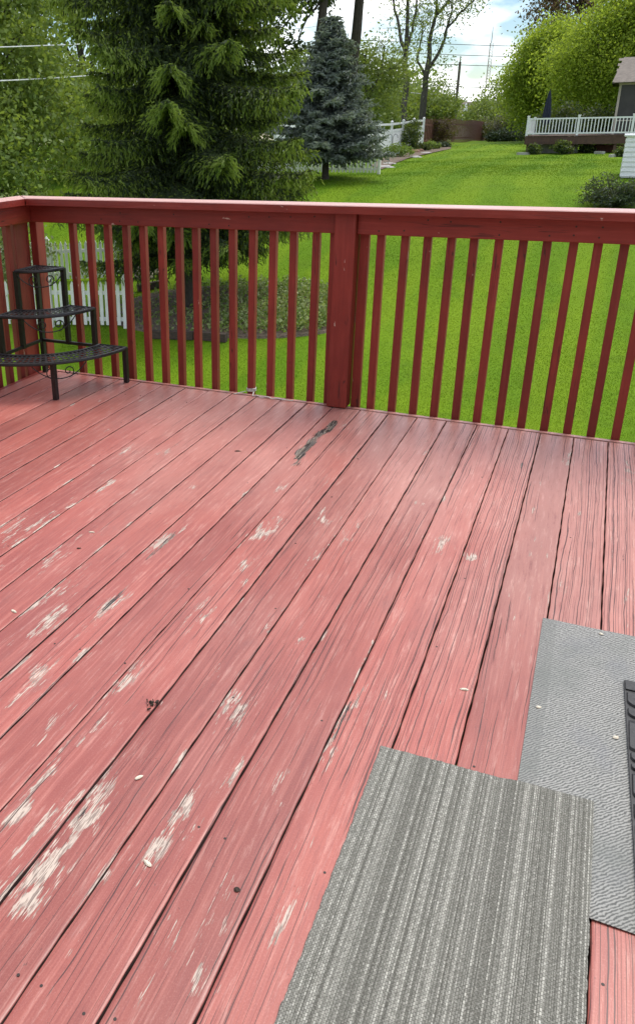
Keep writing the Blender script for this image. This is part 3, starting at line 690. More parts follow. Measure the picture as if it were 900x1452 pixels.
def rubber():
    root = thing('rubber_mat', 'black rubber doormat with raised scrollwork at the right edge', 'doormat', (.3, 1.65, .008))
    mb = MB(); xl = lambda y: .2285+(1.994-y)/(1.994-1.331)*.0185
    def pp(x, y): return (x-.3, y-1.65)
    mb.prism([pp(xl(1.12), 1.12), pp(.66, 1.14), pp(.64, 2.02), pp(xl(1.998), 1.998)], 0, .006)
    mb.build('base_sheet', M_rubber, root)
    def tile(ya, yb, w, rc, dx=.003):
        x0 = xl((ya+yb)/2)+dx; pts = [(x0+w, ya), (x0, ya)]
        for k in range(8):
            a = math.pi+math.pi/2*k/7; pts.append((x0+rc+rc*math.cos(a), yb+rc*.8+rc*.8*math.sin(a)))
        pts += [(x0+w*.9, yb), (x0+w, yb+rc*.4)]; pts = pts[::-1]
        n = len(pts); q = [pp(*p_) for p_ in pts]; c = (sum(p_[0] for p_ in q)/n, sum(p_[1] for p_ in q)/n)
        ins = [(c[0]+(p_[0]-c[0])*.9, c[1]+(p_[1]-c[1])*.82) for p_ in q]; m_ = MB()
        f = [tuple(range(n, 2*n))]+[(i, (i+1) % n, n+(i+1) % n, n+i) for i in range(n)]
        if q[0][0]*q[1][1]-q[1][0]*q[0][1] < -1: f = [t_[::-1] for t_ in f]
        m_.add([(*p_, .0062) for p_ in q]+[(*p_, .0125) for p_ in ins], f); m_.build('raised_lobe', M_rubber, root)
    m_ = MB(); m_.prism([pp(xl(1.955)+.002, 1.955), pp(.60, 1.965), pp(.60, 2.01), pp(xl(1.995)+.002, 1.994)], .0062, .010); m_.build('border_strip', M_rubber, root)
    for ya, yb, w, rc in ((1.945, 1.885, .055, .03), (1.878, 1.842, .04, .024), (1.834, 1.72, .03, .012), (1.712, 1.682, .05, .02), (1.674, 1.655, .05, .012), (1.645, 1.56, .04, .03), (1.55, 1.50, .05, .02), (1.49, 1.42, .035, .025), (1.41, 1.34, .05, .03), (1.33, 1.25, .05, .03)):
        tile(ya, yb, w, rc); tile(ya-.01, yb-.004, w*.8, rc, w+.02)
rubber()

# husks, chips, debris lying on the boards
def chip(x, y, l, w, a, label, z=.001, mat=M_chip, name='seed_husk', cat='husk'):
    mb = MB(); n = 8; prof = [(math.cos(k*math.pi/n*2)*l/2*(1 if k else 1.2), math.sin(k*math.pi/n*2)*w/2) for k in range(n)]
    vs = [(px, py, .0005) for px, py in prof]+[(px*.6, py*.55, .0028+.001*math.sin(px*900)) for px, py in prof]
    mb.add(vs, [tuple(range(n-1, -1, -1)), tuple(range(n, 2*n))]+[(i, (i+1) % n, n+(i+1) % n, n+i) for i in range(n)])
    o = mb.build(name, mat); o.location = (x, y, z); o.rotation_euler.z = a
    tag(o, label, cat, 'husks and flakes lying on the deck')
chip(-.139, 1.806, .022, .009, .2, 'pale husk on the pink boards left of the grey ribbed mat')
chip(-.618, .998, .022, .010, 1.2+math.pi/2, 'cream pointed husk on the boards near the bottom left')
chip(-.748, 1.19, .02, .010, 1.0, 'cream husk beside the white flaking streaks at lower left')
chip(-1.43, 1.622, .024, .010, -.3, 'thin pale flake on the boards at the left photo edge')
chip(-1.496, 2.158, .022, .007, .3, 'small curled husk on the boards left of the middle')
chip(-1.47, 2.036, .016, .006, .5, 'small dark husk on the boards left of the middle', mat=M_dirt)
chip(.172, 2.206, .012, .009, 0, 'white fleck at the far end of the grey ribbed mat', z=.0072)
chip(.039, 1.803, .013, .010, .5, 'white fleck near the left border of the grey ribbed mat', z=.0072)
chip(.211, 1.764, .014, .012, .8, 'white fleck on the ribbed mat next to the black doormat', z=.0072)
chip(-1.323, 3.095, .03, .014, .4, 'dark knot-like scrap on the boards near the plant stand', mat=M_dirt)
chip(-.435, 1.018, .012, .012, .2, 'dark round speck on the boards by the bottom carpet edge', mat=M_dirt)
db = MB()
for k in range(26):
    a, r = R0.uniform(0, 6.28), abs(R0.gauss(0, .009)); x, y = r*math.cos(a), r*math.sin(a); d = R0.uniform(0, 6.28); l = R0.uniform(.003, .010)
    db.tube([(x, y, .002+R0.random()*.006), (x+l*math.cos(d), y+l*math.sin(d), .002+R0.random()*.008)], R0.uniform(.001, .0025), 4)
o = db.build('debris_clump', M_dirt); o.location = (-.84, 1.424, 0); tag(o, 'dark clump of plant debris caught in a board gap', 'debris')

# ------------------------------------------------------------------ foliage builders
def leaves(C, size, aspect=.55, up=.4, droop=None):
    n = len(C); a = rng.normal(size=(n, 3)); a[:, 2] -= up*.5
    a /= np.linalg.norm(a, axis=1)[:, None]; b = rng.normal(size=(n, 3)); b -= a*(a*b).sum(1)[:, None]; b /= np.linalg.norm(b, axis=1)[:, None]
    s = size*rng.uniform(.6, 1.3, n)[:, None]
    V = np.stack([C-a*s*.5, C+b*s*aspect*.5, C+a*s*.5, C-b*s*aspect*.5], 1).reshape(-1, 3)
    return V, np.arange(4*n).reshape(-1, 4)
def branch_pts(a, b, sag=.0, wig=.08, n=5):
    a, b = np.array(a, float), np.array(b, float); L_ = np.linalg.norm(b-a); pts = []
    for k in range(n+1):
        f = k/n; p = a+(b-a)*f; p = p+(rng.normal(size=3)*wig*L_*math.sin(math.pi*f)); p[2] += sag*L_*math.sin(math.pi*f); pts.append(p)
    return pts
def decid(name, label, base, trunk_h, crown, M_, n, leaf, mat, tr, bark=None, group=None, cat='tree', clump=.16, limbs=40, lean=(0, 0), shape=1.0, shell=.45, aspect=.6, cats=None, mat2=None):
    """crown = list of (dx,dy,z,rx,ry,rz) lobes above the base"""
    root = thing(name, label, cat, base, group); bark = bark or M_bark
    cs = []
    vol = np.array([c[3]*c[4]*c[5] for c in crown]); vol = vol/vol.sum()
    for c, f in zip(crown, vol):
        k = max(3, int(M_*f)); d = rng.normal(size=(k, 3)); d /= np.linalg.norm(d, axis=1)[:, None]
        r = rng.uniform(shell, 1, k)**.6
        cs.append(np.array(c[:3])+d*r[:, None]*np.array(c[3:]))
    cs = np.concatenate(cs); cs[:, 2] = np.maximum(cs[:, 2], .1)
    size = np.mean([np.mean(c[3:]) for c in crown])
    tb = MB(); top = np.array([lean[0], lean[1], trunk_h])
    tb.tube(branch_pts((0, 0, -.2), top, 0, .015, 6), [tr*(1.25-.45*k/6) if k else tr*1.6 for k in range(7)], 8)
    spine_top = np.array([lean[0]*1.3+np.mean([c[0] for c in crown]), lean[1]*1.3+np.mean([c[1] for c in crown]), max(c[2]+c[5]*.8 for c in crown)])
    sp = branch_pts(top, spine_top, 0, .03, 6); tb.tube(sp, [tr*.8*(1-k/7) for k in range(7)], 6)
    idx = rng.permutation(len(cs))[:limbs]
    for i in idx:
        f = np.clip((cs[i, 2]-trunk_h)/(spine_top[2]-trunk_h+1e-3)*.7, 0, .8); k = int(f*6); st = sp[k]
        tb.tube(branch_pts(st, cs[i], -.08, .05, 4), [max(tr*.32*(1-j/5), .008) for j in range(5)], 4)
    tb.build('trunk', bark, root)
    per = max(1, n//len(cs)); rr = size*clump
    C = (cs[:, None, :]+rng.normal(size=(len(cs), per, 3))*rr*np.array([1, 1, .7])*rng.uniform(.6, 1.4, (len(cs), 1, 1))).reshape(-1, 3)
    V, F = leaves(C, leaf, aspect)
    mi = None; mats = mat
    if mat2: mats = [mat, mat2]; mi = (rng.random(len(F)) < .3).astype(int)
    mesh_obj('crown', V, F, mats, root, mi)
    return root
def conifer(name, label, base, H, R_, zlow, dens, m_old, m_new, droop, twig, tuft, tr, group=None, newf=.25, zmax=None, pw=.8, hang=.5):
    root = thing(name, label, 'tree', base, group)
    tb = MB(); tb.tube([(0, 0, -.2), (0, 0, .15), (0, 0, .6), (0, 0, H*.5), (0, 0, H)], [tr*1.7, tr*1.15, tr, tr*.6, .01], 10)
    Cs = []; Ds = []; nw = []
    z = zlow; k = 0
    while z < (zmax or H*.98):
        Lm = R_*(1-z/H)**pw
        nb = int(rng.integers(4, 7))
        for j in range(nb):
            a = 2*math.pi*(j/nb)+k*.9+rng.normal()*.25; Lb = Lm*rng.uniform(.62, 1.1)+.1
            if z < zlow+.5: Lb *= rng.uniform(.75, 1.05)
            d = np.array([math.cos(a), math.sin(a), 0]); sd = np.array([-d[1], d[0], 0])
            ns = max(4, int(Lb/.14)); pts = []
            for i in range(ns+1):
                f = i/ns; pts.append(np.array([0, 0, z])+d*Lb*f+np.array([0, 0, 1])*Lb*(.10*f-droop*f**1.3+droop*.55*f**3)+sd*.06*Lb*math.sin(3*f+k))
            tb.tube(pts, [max(.028*Lb/2.5*(1-f/(ns+1)), .005) for f in range(ns+1)], 4)
            for i in range(1, ns+1):
                f = i/ns
                wside = twig*Lb*(1-.75*f)*.55+.10
                nt_ = int(dens*(1.0+wside*3.2))
                for q in range(nt_):
                    side = rng.uniform(-1, 1); out = rng.uniform(.15, .75)
                    ln = wside*abs(side)
                    st = pts[i]-(pts[i]-pts[i-1])*rng.random()+sd*side*wside*.15
                    dv = sd*np.sign(side)*(.9)+d*out; dv[2] -= hang*rng.uniform(.0, 1.3); dv += rng.normal(size=3)*.25; dv /= np.linalg.norm(dv)
                    nst = max(1, int(ln/(tuft*.55)))
                    for w in range(nst+1):
                        g = w/max(nst, 1); p = st+dv*ln*g; p = p+np.array([0, 0, -hang*.35*ln*g*g])
                        Cs.append(p+rng.normal(size=3)*tuft*.18); t_ = dv+np.array([0, 0, -hang*.6*g])+rng.normal(size=3)*.42; Ds.append(t_/np.linalg.norm(t_))
                        nw.append(rng.random() < newf*(.15+1.2*f*f)*(.3+g))
        z += rng.uniform(.16, .26)*H/9; k += 1
    tb.build('trunk', M_bark, root)
    C = np.array(Cs); Dv = np.array(Ds); n = len(C)
    s = rng.normal(size=(n, 3)); s -= Dv*(s*Dv).sum(1)[:, None]; s /= np.linalg.norm(s, axis=1)[:, None]; u = np.cross(Dv, s)
    T = tuft*rng.uniform(.75, 1.3, n)[:, None]; w = T*.125
    V = np.concatenate([np.stack([C-Dv*T*.3-x*w, C-Dv*T*.3+x*w, C+Dv*T*.35+x*w*.9, C+Dv*T*.75, C+Dv*T*.35-x*w*.9], 1) for x in (s, u)]).reshape(-1, 3)
    F = np.arange(len(V)).reshape(-1, 5)
    nwi = np.array(nw).astype(int)
    mesh_obj('crown', V, F, [m_old, m_new], root, np.concatenate([nwi, nwi]))
    print(name, 'tufts', n)
    return root

# ------------------------------------------------------------------ trees
b = gnd(262, 18.0); b.z = float(gz(b.x, b.y))
conifer('spruce_tree', 'big dark green spruce with drooping boughs rising behind the railing', b, 14.5, 3.15, 1.5, 13.5, L_spr, L_sprn, .42, .5, .085, .15, newf=.72, zmax=8.0, pw=.55, hang=1.0)
b = gnd(463, 30.5)
conifer('blue_spruce', 'smaller grey-blue spruce in front of the white picket fence', b, 5.15, 2.4, .7, 7.0, L_blue, L_blue2, .10, .5, .13, .11, newf=.8, pw=.72, hang=.2)

LEAF_T = []
def T(u, D, name, label, **kw):
    bse = gnd(u, D); return decid(name, label, bse, **kw)
# left, light green
T(-10, 30, 'broadleaf_tree', 'light green leafy tree at the left photo edge beside the spruce', trunk_h=1.8, crown=[(0, 0, 4.6, 3.0, 3, 3.0), (.5, 0, 7.5, 2.4, 2.4, 2.6), (-1, 0, 9.2, 3, 3, 2.4)], M_=170, n=26000, leaf=.17, mat=L_left, tr=.16, limbs=40, clump=.14)
T(-25, 19, 'variegated_shrub', 'speckled pale green shrub low at the left photo edge', trunk_h=.4, crown=[(0, 0, 1.5, 1.1, 1.1, 1.15)], M_=60, n=9000, leaf=.09, mat=L_cover, tr=.03, limbs=25, cat='shrub', clump=.2, shell=.3)
T(120, 46, 'broadleaf_tree', 'tall mid green tree filling the gap behind the left of the spruce', trunk_h=3, crown=[(0, 0, 6.5, 5, 4, 5), (2, 0, 11, 4.5, 4, 4)], M_=160, n=20000, leaf=.26, mat=L_left, tr=.25, limbs=40, clump=.15)
T(300, 50, 'broadleaf_tree', 'broad green tree hidden behind the middle of the spruce', trunk_h=3, crown=[(0, 0, 6.5, 5, 4, 5), (1, 0, 11, 5, 4, 4)], M_=150, n=18000, leaf=.28, mat=L_bush, tr=.25, limbs=40, clump=.15)
G_h = 'leafy shrubs behind the left picket fences'
for (u, D, h, w, lab, mt) in [(-40, 27, 3.6, 2.6, 'light green leafy shrub at the extreme left behind the fences', L_left), (30, 29, 4.6, 2.4, 'tall light green shrub just left of the spruce', L_left), (95, 33, 4.0, 2.6, 'green shrub behind the left boughs of the spruce', L_bush), (165, 36, 4.4, 3.0, 'green shrub behind the spruce left of its trunk', L_left), (255, 38, 4.0, 3.0, 'green shrub directly behind the spruce trunk', L_bush), (345, 46, 4.8, 3.4, 'green shrub behind the right boughs of the spruce', L_bush), (410, 48, 5.0, 3.0, 'green shrub between the two spruces', L_bush)]:
    T(u, D, 'leafy_shrub', lab, trunk_h=.5, crown=[(0, 0, h*.5, w, w*.7, h*.55)], M_=90, n=7500, leaf=.17, mat=mt, tr=.06, limbs=20, group=G_h, cat='shrub', clump=.2, shell=.2)
# dark tall trunks behind the blue spruce
T(452, 48, 'tall_tree', 'tall dark trunk rising just left of the blue spruce top', trunk_h=9, crown=[(-1, 0, 9.5, 3, 3, 2.2), (0, 0, 12.5, 4, 3, 3), (-2.5, 0, 6.5, 2, 2, 2.2)], M_=100, n=9000, leaf=.26, mat=L_dark, tr=.26, limbs=40, clump=.14)
T(498, 52, 'tall_tree', 'tall dark trunk rising just right of the blue spruce top', trunk_h=10, crown=[(0, 0, 12.5, 3.5, 3, 3), (-2.0, 0, 10, 2, 2, 1.6)], M_=70, n=5000, leaf=.26, mat=L_dark, tr=.30, limbs=30, clump=.14)
# willow
def skeleton_tree(name, label, D, stems, tips, n, leaf, mat, bark=M_bark2, sig=.7, droop=0, sub=3):
    """stems: list of [(u,v,width_px)...] read off the photo and stood up in space at their own depth"""
    base = gnd(stems[0][0][0], D); base.z -= .1
    root = thing(name, label, 'tree', base); tb = MB(); ends = []
    for s in stems:
        dj = R0.uniform(-1.2, 1.2); pts = []; rs = []
        for k, (u, v, w) in enumerate(s):
            p = at(u, v, D+dj*min(1, k/2.0)); pts.append(p-base); rs.append(w*D/FPX/2)
        if s is stems[0]: pts[0] = Vector((pts[0].x, pts[0].y, -.1))
        fine = []; fr = []
        for k in range(len(pts)-1):
            for f in range(3):
                q = pts[k].lerp(pts[k+1], f/3)+Vector(tuple(rng.normal(size=3)*rs[k]*.25)); fine.append(q); fr.append(rs[k]+(rs[k+1]-rs[k])*f/3)
        fine.append(pts[-1]); fr.append(rs[-1]); tb.tube(fine, fr, 6)
        m_ = len(fine)
        for k in range(m_//2, m_):
            for _ in range(sub):
                Lb = R0.uniform(.6, 2.2); d = Vector(tuple(rng.normal(size=3))); d.z = abs(d.z)*.6-droop*.4; d.normalize(); e = fine[k]+d*Lb
                tb.tube(branch_pts(fine[k], e, .05, .07, 3), [.03, .022, .016, .01], 4); ends.append(np.array(e)); ends.append(np.array(fine[k].lerp(e, .6)))
    for (u, v) in tips: ends.append(np.array(at(u, v, D+R0.uniform(-1.5, 1.5))-base))
    tb.build('trunk', bark, root)
    E_ = np.array(ends); per = max(1, n//len(E_))
    C = (E_[:, None, :]+rng.normal(size=(len(E_), per, 3))*sig*np.array([1, 1, .8])).reshape(-1, 3)
    C[:, 2] -= droop*np.abs(rng.normal(size=len(C)))*.8
    V, F = leaves(C, leaf, .45, .8); mesh_obj('crown', V, F, mat, root); return root
skeleton_tree('willow_tree', 'arching pale willow between the blue spruce and the tall bare tree', 58,
    [[(512, 190, 7), (520, 140, 6), (535, 112, 4), (552, 98, 2.5), (572, 95, 1.5)], [(520, 140, 4), (515, 100, 3), (520, 70, 2)], [(524, 130, 4), (540, 100, 3), (545, 65, 2)], [(516, 155, 4), (503, 110, 3), (507, 80, 2)]],
    [(R0.uniform(500, 575), R0.uniform(62, 150)) for _ in range(40)], 6500, .22, L_will, sig=.5, droop=.8, sub=2)
skeleton_tree('tall_bare_tree', 'tall thin-leaved tree with a straight dark trunk behind the white fence', 66,
    [[(573, 195, 9), (573, 160, 8.5), (574, 120, 8), (574, 80, 7), (577, 40, 5), (578, 0, 4), (580, -60, 2)], [(573, 75, 5), (567, 50, 4), (560, 15, 3), (553, -30, 2)], [(575, 70, 4.5), (584, 45, 3.5), (590, 10, 2.6), (592, -40, 2)]],
    [(R0.uniform(545, 605), R0.uniform(-60, 70)) for _ in range(20)], 1500, .22, L_will, sig=.6, sub=2)
skeleton_tree('forked_tree', 'forked tree leaning right with airy leaves against the sky', 70,
    [[(598, 190, 10), (600, 140, 9), (606, 95, 7), (608, 60, 5.5), (616, 25, 4), (622, -10, 3), (632, -50, 2)], [(606, 100, 5), (624, 70, 4), (634, 40, 3), (652, 18, 2.5), (672, 0, 2)], [(618, 22, 4), (634, 4, 3), (646, -20, 2)], [(604, 110, 4), (590, 85, 3), (596, 60, 2), (600, 30, 1.5)], [(630, 50, 3), (640, 15, 2), (642, -10, 1.5)]],
    [(R0.uniform(590, 685), R0.uniform(-50, 30)) for _ in range(40)]+[(R0.uniform(590, 640), R0.uniform(60, 135)) for _ in range(20)], 3600, .22, L_will, sig=.5, sub=2)
# shrubs and small trees along the back
G_b = 'green shrubs and small trees behind the fences'
for (u, D, h, w, lab, mt) in [(520, 75, 4.8, 2.8, 'yellow-green bushy tree behind the left end of the white fence', L_bush), (553, 82, 4.4, 2.6, 'rounded green shrub behind the white fence', L_bush),
     (592, 86, 4.6, 3.0, 'dense green shrub between the tall bare tree and the forked tree', L_bush), (616, 88, 4.5, 2.2, 'tall green shrub behind the dark end of the brown fence', L_bush),
     (563, 90, 5.2, 2.4, 'pale bushy tree seen past the tall bare trunk', L_will), (651, 165, 6.8, 2.6, 'small far tree above the grey house roof', L_left), (608, 130, 8, 3.6, 'hazy green tree in the distance behind the forked tree', L_will),
     (686, 112, 4.6, 3.2, 'light yellow-green shrub tree right of the grey roof', L_will), (705, 120, 7.2, 3.0, 'thin pale tree left of the big maple', L_will)]:
    T(u, D, 'background_tree', lab, trunk_h=h*.2, crown=[(0, 0, h*.55, w, w*.8, h*.45)], M_=90, n=6500, leaf=.30, mat=mt, tr=.1, limbs=20, group=G_b, clump=.2, shell=.3)
G_l = 'low shrubs at the end of the brown fence'
for (u, D, h, w, lab, mt) in [(702, 92, 2.0, 2.2, 'mauve-grey shrub at the end of the brown fence', L_lil), (722, 90, 2.3, 2.3, 'dull purple-green shrub left of the neighbouring deck', L_lil), (738, 86, 2.0, 1.8, 'dark shrub touching the left end of the neighbouring deck', L_dark), (716, 82, .9, 1.5, 'low pale green shrub on the lawn edge left of the neighbouring deck', L_jun)]:
    T(u, D, 'low_shrub', lab, trunk_h=.2, crown=[(0, 0, h*.5, w, w*.7, h*.55)], M_=50, n=3000, leaf=.22, mat=mt, tr=.04, limbs=10, group=G_l, cat='shrub', clump=.22, shell=.2)
# maples and the purple tree
T(765, 76, 'maple_tree', 'bright green maple with its crown lower and left, by the closed parasol', trunk_h=1.6, crown=[(0, 0, 4.8, 3.0, 3, 4.0), (.3, 0, 6.4, 2.2, 2.4, 2.2), (-1.2, 0, 4, 2.2, 2.4, 3)], M_=260, n=42000, leaf=.22, mat=L_maple, tr=.16, limbs=60, clump=.2, shell=.2)
T(850, 70, 'maple_tree', 'biggest bright green maple behind the neighbouring deck', trunk_h=1.8, crown=[(-.5, 0, 4.6, 4.0, 3.2, 4.2), (1.4, 0, 7.0, 3.4, 3.4, 4.0), (4, 0, 8, 3.4, 3, 4.4)], M_=380, n=72000, leaf=.215, mat=L_maple, tr=.2, limbs=70, clump=.19, shell=.2)
T(800, 88, 'purple_leaf_tree', 'purple-leaved tree showing above and behind the maples', trunk_h=3, crown=[(-.5, 0, 9.5, 4.2, 3.5, 4.5), (-.5, 0, 15, 5, 3.5, 5)], M_=210, n=15000, leaf=.30, mat=L_ppale, tr=.22, limbs=90, clump=.16, mat2=L_purp)
# far tree line
G_f = 'far trees on the horizon'
ORD = ['first from the left']+[w+' from the left' for w in ('second', 'third', 'fourth', 'fifth', 'sixth', 'seventh', 'eighth', 'ninth', 'tenth', 'eleventh', 'twelfth', 'thirteenth', 'fourteenth', 'fifteenth', 'sixteenth', 'seventeenth')]
for k, u in enumerate(range(-120, 1100, 75)):
    D = 170+R0.uniform(-20, 60); h = R0.uniform(7, 11) if 630 < u < 730 else R0.uniform(11, 17)
    if 620 < u < 735: h = 4.5
    dd = gnd(u, D)
    far_label = 'distant green tree on the horizon, %s of its broken row' % ORD[k]
    decid('far_tree', far_label, dd, h*.2, [(0, 0, h*.55, 8, 6, h*.45)], 70, 3200, .8, [L_left, L_bush, L_will][k % 3], .3, limbs=8, group=G_f, clump=.2, shell=.2)

# ------------------------------------------------------------------ garden bed under the spruce
def bed():
    n = 48; c, s = math.cos(rad(18)), math.sin(rad(18)); pts = []
    rings = [(1.0, .0), (.985, .07), (.8, .11), (.4, .15)]
    vs = []; 
    for f, h in rings:
        for k in range(n):
            a = 2*math.pi*k/n; e = 2/2.2
            aa = 2.75*math.copysign(abs(math.cos(a))**e, math.cos(a))*f; bb = 1.75*math.copysign(abs(math.sin(a))**e, math.sin(a))*f
            x, y = BED_C[0]+aa*c-bb*s, BED_C[1]+aa*s+bb*c; vs.append((x, y, float(gz(x, y))+h-.02))
    vs.append((BED_C[0], BED_C[1], float(gz(*BED_C))+.15)); fs = []
    for r in range(3):
        for k in range(n): fs.append((r*n+k, r*n+(k+1) % n, r*n+n+(k+1) % n, r*n+n+k))
    for k in range(n): fs.append((3*n+k, 3*n+(k+1) % n, 4*n))
    o = mesh_obj('garden_bed', np.array(vs), fs, M_mulch); tag(o, 'oval mulched bed around the big spruce trunk', kind='structure')
    # low leafy plants, denser to the right
    m = 16000; a = rng.uniform(-2.7, 2.7, m); bb = rng.uniform(-1.7, 1.7, m); keep = ((np.abs(a)/2.72)**2.2+(np.abs(bb)/1.72)**2.2 < 1) & (rng.random(m) < np.clip(.22+.30*(a+.6), .08, .8))
    a, bb = a[keep], bb[keep]; x = BED_C[0]+a*c-bb*s; y = BED_C[1]+a*s+bb*c
    hh = rng.uniform(.0, .17, len(x))*np.clip(.4+.35*(a+1), .15, 1.3)
    C = np.stack([x, y, gz(x, y)+.12+hh], 1)
    V, F = leaves(np.repeat(C, 2, axis=0)+rng.normal(size=(2*len(C), 3))*.03, .085, .5)
    mi = (rng.random(len(F)) < .35).astype(int)
    o = mesh_obj('ground_cover', V, F, [L_cover, L_host], None, mi); tag(o, 'pale leafy ground cover filling the bed under the spruce', 'plants', kind='stuff')
    def timber(u0, v0, u1, v1, D0, D1, label):
        p, q = gnd(u0, D0), gnd(u1, D1); mb = MB(); p.z += .09; q.z += .09
        mb.beam(p, q, .13, .16); tag(mb.build('landscape_timber', M_timber), label, 'timber', 'timbers edging the spruce bed')
    timber(203, 0, 268, 0, 16.15, 15.95, 'dark landscape timber at the left front of the spruce bed')
    timber(269, 0, 320, 0, 16.0, 15.75, 'dark landscape timber right of the trunk along the bed front')
    timber(186, 0, 225, 0, 19.6, 19.8, 'dark landscape timber behind the spruce trunk at the left back')
    for k, (u, D) in enumerate([(196, 20.6), (206, 20.9), (188, 21.2)]):
        p = gnd(u, D); mb = MB(); mb.tube([(0, 0, -.1), (0, 0, .05), (.02, 0, .18), (.01, .01, .24)], [.2, .26, .2, .05], 7)
        o = mb.build('garden_stone', M_stone); o.location = p; tag(o, ['tan rounded stone nearest the left back timber', 'tan rounded stone furthest right behind the timber', 'tan rounded stone furthest left behind the timber'][k], 'stone', 'stones behind the spruce bed')
bed()

# ------------------------------------------------------------------ fences
def picket_fence(a, b, label, h=1.0, sp=.125, w=.075, end_posts=(1, 1), postsp=2.2):
    a, b = Vector(a), Vector(b); L_ = (b-a).length; d = (b-a)/L_; ang = math.atan2(d.y, d.x)
    root = thing('picket_fence', label, 'fence', (a.x, a.y, float(gz(a.x, a.y))), 'white picket fences')
    proto = None; n = int(L_/sp)
    def place(o, x, z): o.location = (d.x*x, d.y*x, z-root.location.z); o.rotation_euler.z = ang
    def g(x): return float(gz(a.x+d.x*x, a.y+d.y*x))
    np_ = max(1, round(L_/postsp)); pp0 = None; pxs = [L_*k/np_ for k in range(np_+1)]
    for x in pxs:
        if pp0 is None:
            mb = MB(); mb.box(-.05, .05, -.05, .05, -.1, h+.02); mb.box(-.062, .062, -.062, .062, h+.02, h+.045)
            mb.add([(-.045, -.045, h+.045), (.045, -.045, h+.045), (.045, .045, h+.045), (-.045, .045, h+.045), (0, 0, h+.14)], [(0, 1, 4), (1, 2, 4), (2, 3, 4), (3, 0, 4)])
            o = pp0 = mb.build('post', M_white, root)
        else: o = dup(pp0, parent=root)
        place(o, x, g(x))
    for k in range(n):
        x = sp*(k+.5)
        if min(abs(x-q) for q in pxs) < .09: continue
        if proto is None:
            mb = MB(); hw = w/2
            mb.add([(-hw, -.01, .06), (hw, -.01, .06), (hw, -.01, h-.09), (0, -.01, h-.01), (-hw, -.01, h-.09), (-hw, .01, .06), (hw, .01, .06), (hw, .01, h-.09), (0, .01, h-.01), (-hw, .01, h-.09)],
                   [(0, 1, 2, 3, 4), (9, 8, 7, 6, 5), (0, 5, 6, 1), (1, 6, 7, 2), (2, 7, 8, 3), (3, 8, 9, 4), (4, 9, 5, 0)])
            o = proto = mb.build('picket', M_white, root)
        else: o = dup(proto, parent=root)
        place(o, x, g(x)); o.rotation_euler.y = rad(R0.uniform(-.8, .8))
    for k in range(np_):
        for z in (.18, .74):
            p = Vector((d.x*pxs[k], d.y*pxs[k], g(pxs[k])+z*h-root.location.z)); q = Vector((d.x*pxs[k+1], d.y*pxs[k+1], g(pxs[k+1])+z*h-root.location.z))
            nn = Vector((-d.y, d.x, 0))*.03
            MB().beam(p+nn, q+nn, .035, .08).build('rail', M_white, root)
    return root
a = gnd(166, 17.0); b = gnd(-60, 18.2)
picket_fence(b, a, 'nearest white picket fence, ending in a capped post behind the plant stand')
a2 = gnd(170, 20.6); b2 = gnd(-60, 21.6)
picket_fence(b2, a2, 'second white picket fence further back, half hidden by spruce boughs')
picket_fence((-18.0, 32.3, 0), (-7.85, 31.7, 0), 'far white picket fence under the blue spruce', sp=.14, w=.08, postsp=2.0)

def privacy():
    root = thing('privacy_fence', 'tall white vinyl fence receding from the blue spruce to the brown fence', 'fence', (-12.6, 36, 0))
    y = 36.0; post = None; pan = None; ptsy = [36+2.5*k for k in range(11)]
    for k, y in enumerate(ptsy):
        x = -13.6+(y-36)/24.9*1.4
        g = float(gz(x, y))
        if post is None:
            mb = MB(); mb.box(-.065, .065, -.065, .065, -.1, 1.83, .008); mb.box(-.08, .08, -.08, .08, 1.83, 1.87)
            mb.add([(-.08, -.08, 1.87), (.08, -.08, 1.87), (.08, .08, 1.87), (-.08, .08, 1.87), (0, 0, 1.95)], [(0, 1, 4), (1, 2, 4), (2, 3, 4), (3, 0, 4)])
            o = post = mb.build('post', M_vinyl, root)
        else: o = dup(post, parent=root)
        o.location = (x+12.6, y-36, g)
        if k+1 < len(ptsy):
            y2 = ptsy[k+1]; x2 = -13.6+(y2-36)/24.9*1.4; g2 = float(gz(x2, y2))
            p, q = Vector((x+12.6, y-36, g)), Vector((x2+12.6, y2-36, g2))
            for z, hh in ((.12, .14), (1.35, .12), (1.72, .12)): MB().beam(p+Vector((0, 0, z)), q+Vector((0, 0, z)), .05, hh).build('rail', M_vinyl, root)
            for j in range(12):
                f0, f1 = (j+.03)/12, (j+.97)/12; c0, c1 = p.lerp(q, f0), p.lerp(q, f1)
                mb = MB(); mb.beam(c0+Vector((0, 0, .73)), c1+Vector((0, 0, .73)), .022, 1.16); mb.build('slat', M_vinyl, root)
privacy()
def brown_fence():
    root = thing('wood_fence', 'red-brown board fence beyond the end of the white fence', 'fence', (-12.4, 62, 0))
    y = 61.4; k = 0
    while y < 112:
        w = .26; x = -12.35+.12*math.sin(y*.1); g = float(gz(x, y)); off = .03 if k % 2 else -.015
        mb = MB(); h = 1.82+R0.uniform(-.03, .03)
        mb.box(x+12.4+off-.012, x+12.4+off+.012, y-62, y-62+w-.02, g+.05, g+h)
        mb.build('fence_board', M_brown, root); y += w; k += 1
    for z in (.4, 1.45):
        for yy in range(61, 111, 5):
            MB().beam((.075, yy-62, float(gz(-12.3, yy))+z), (.075, yy+5-62, float(gz(-12.3, yy+5))+z), .05, .1).build('rail', M_brown, root)
brown_fence()
T(617, 67, 'purple_shrub', 'dark purple-brown shrub in front of the brown fence', trunk_h=.3, crown=[(0, 0, 1.0, 1.3, 1.2, .85)], M_=70, n=6000, leaf=.13, mat=L_purp, tr=.04, limbs=30, cat='shrub', clump=.18, shell=.2)

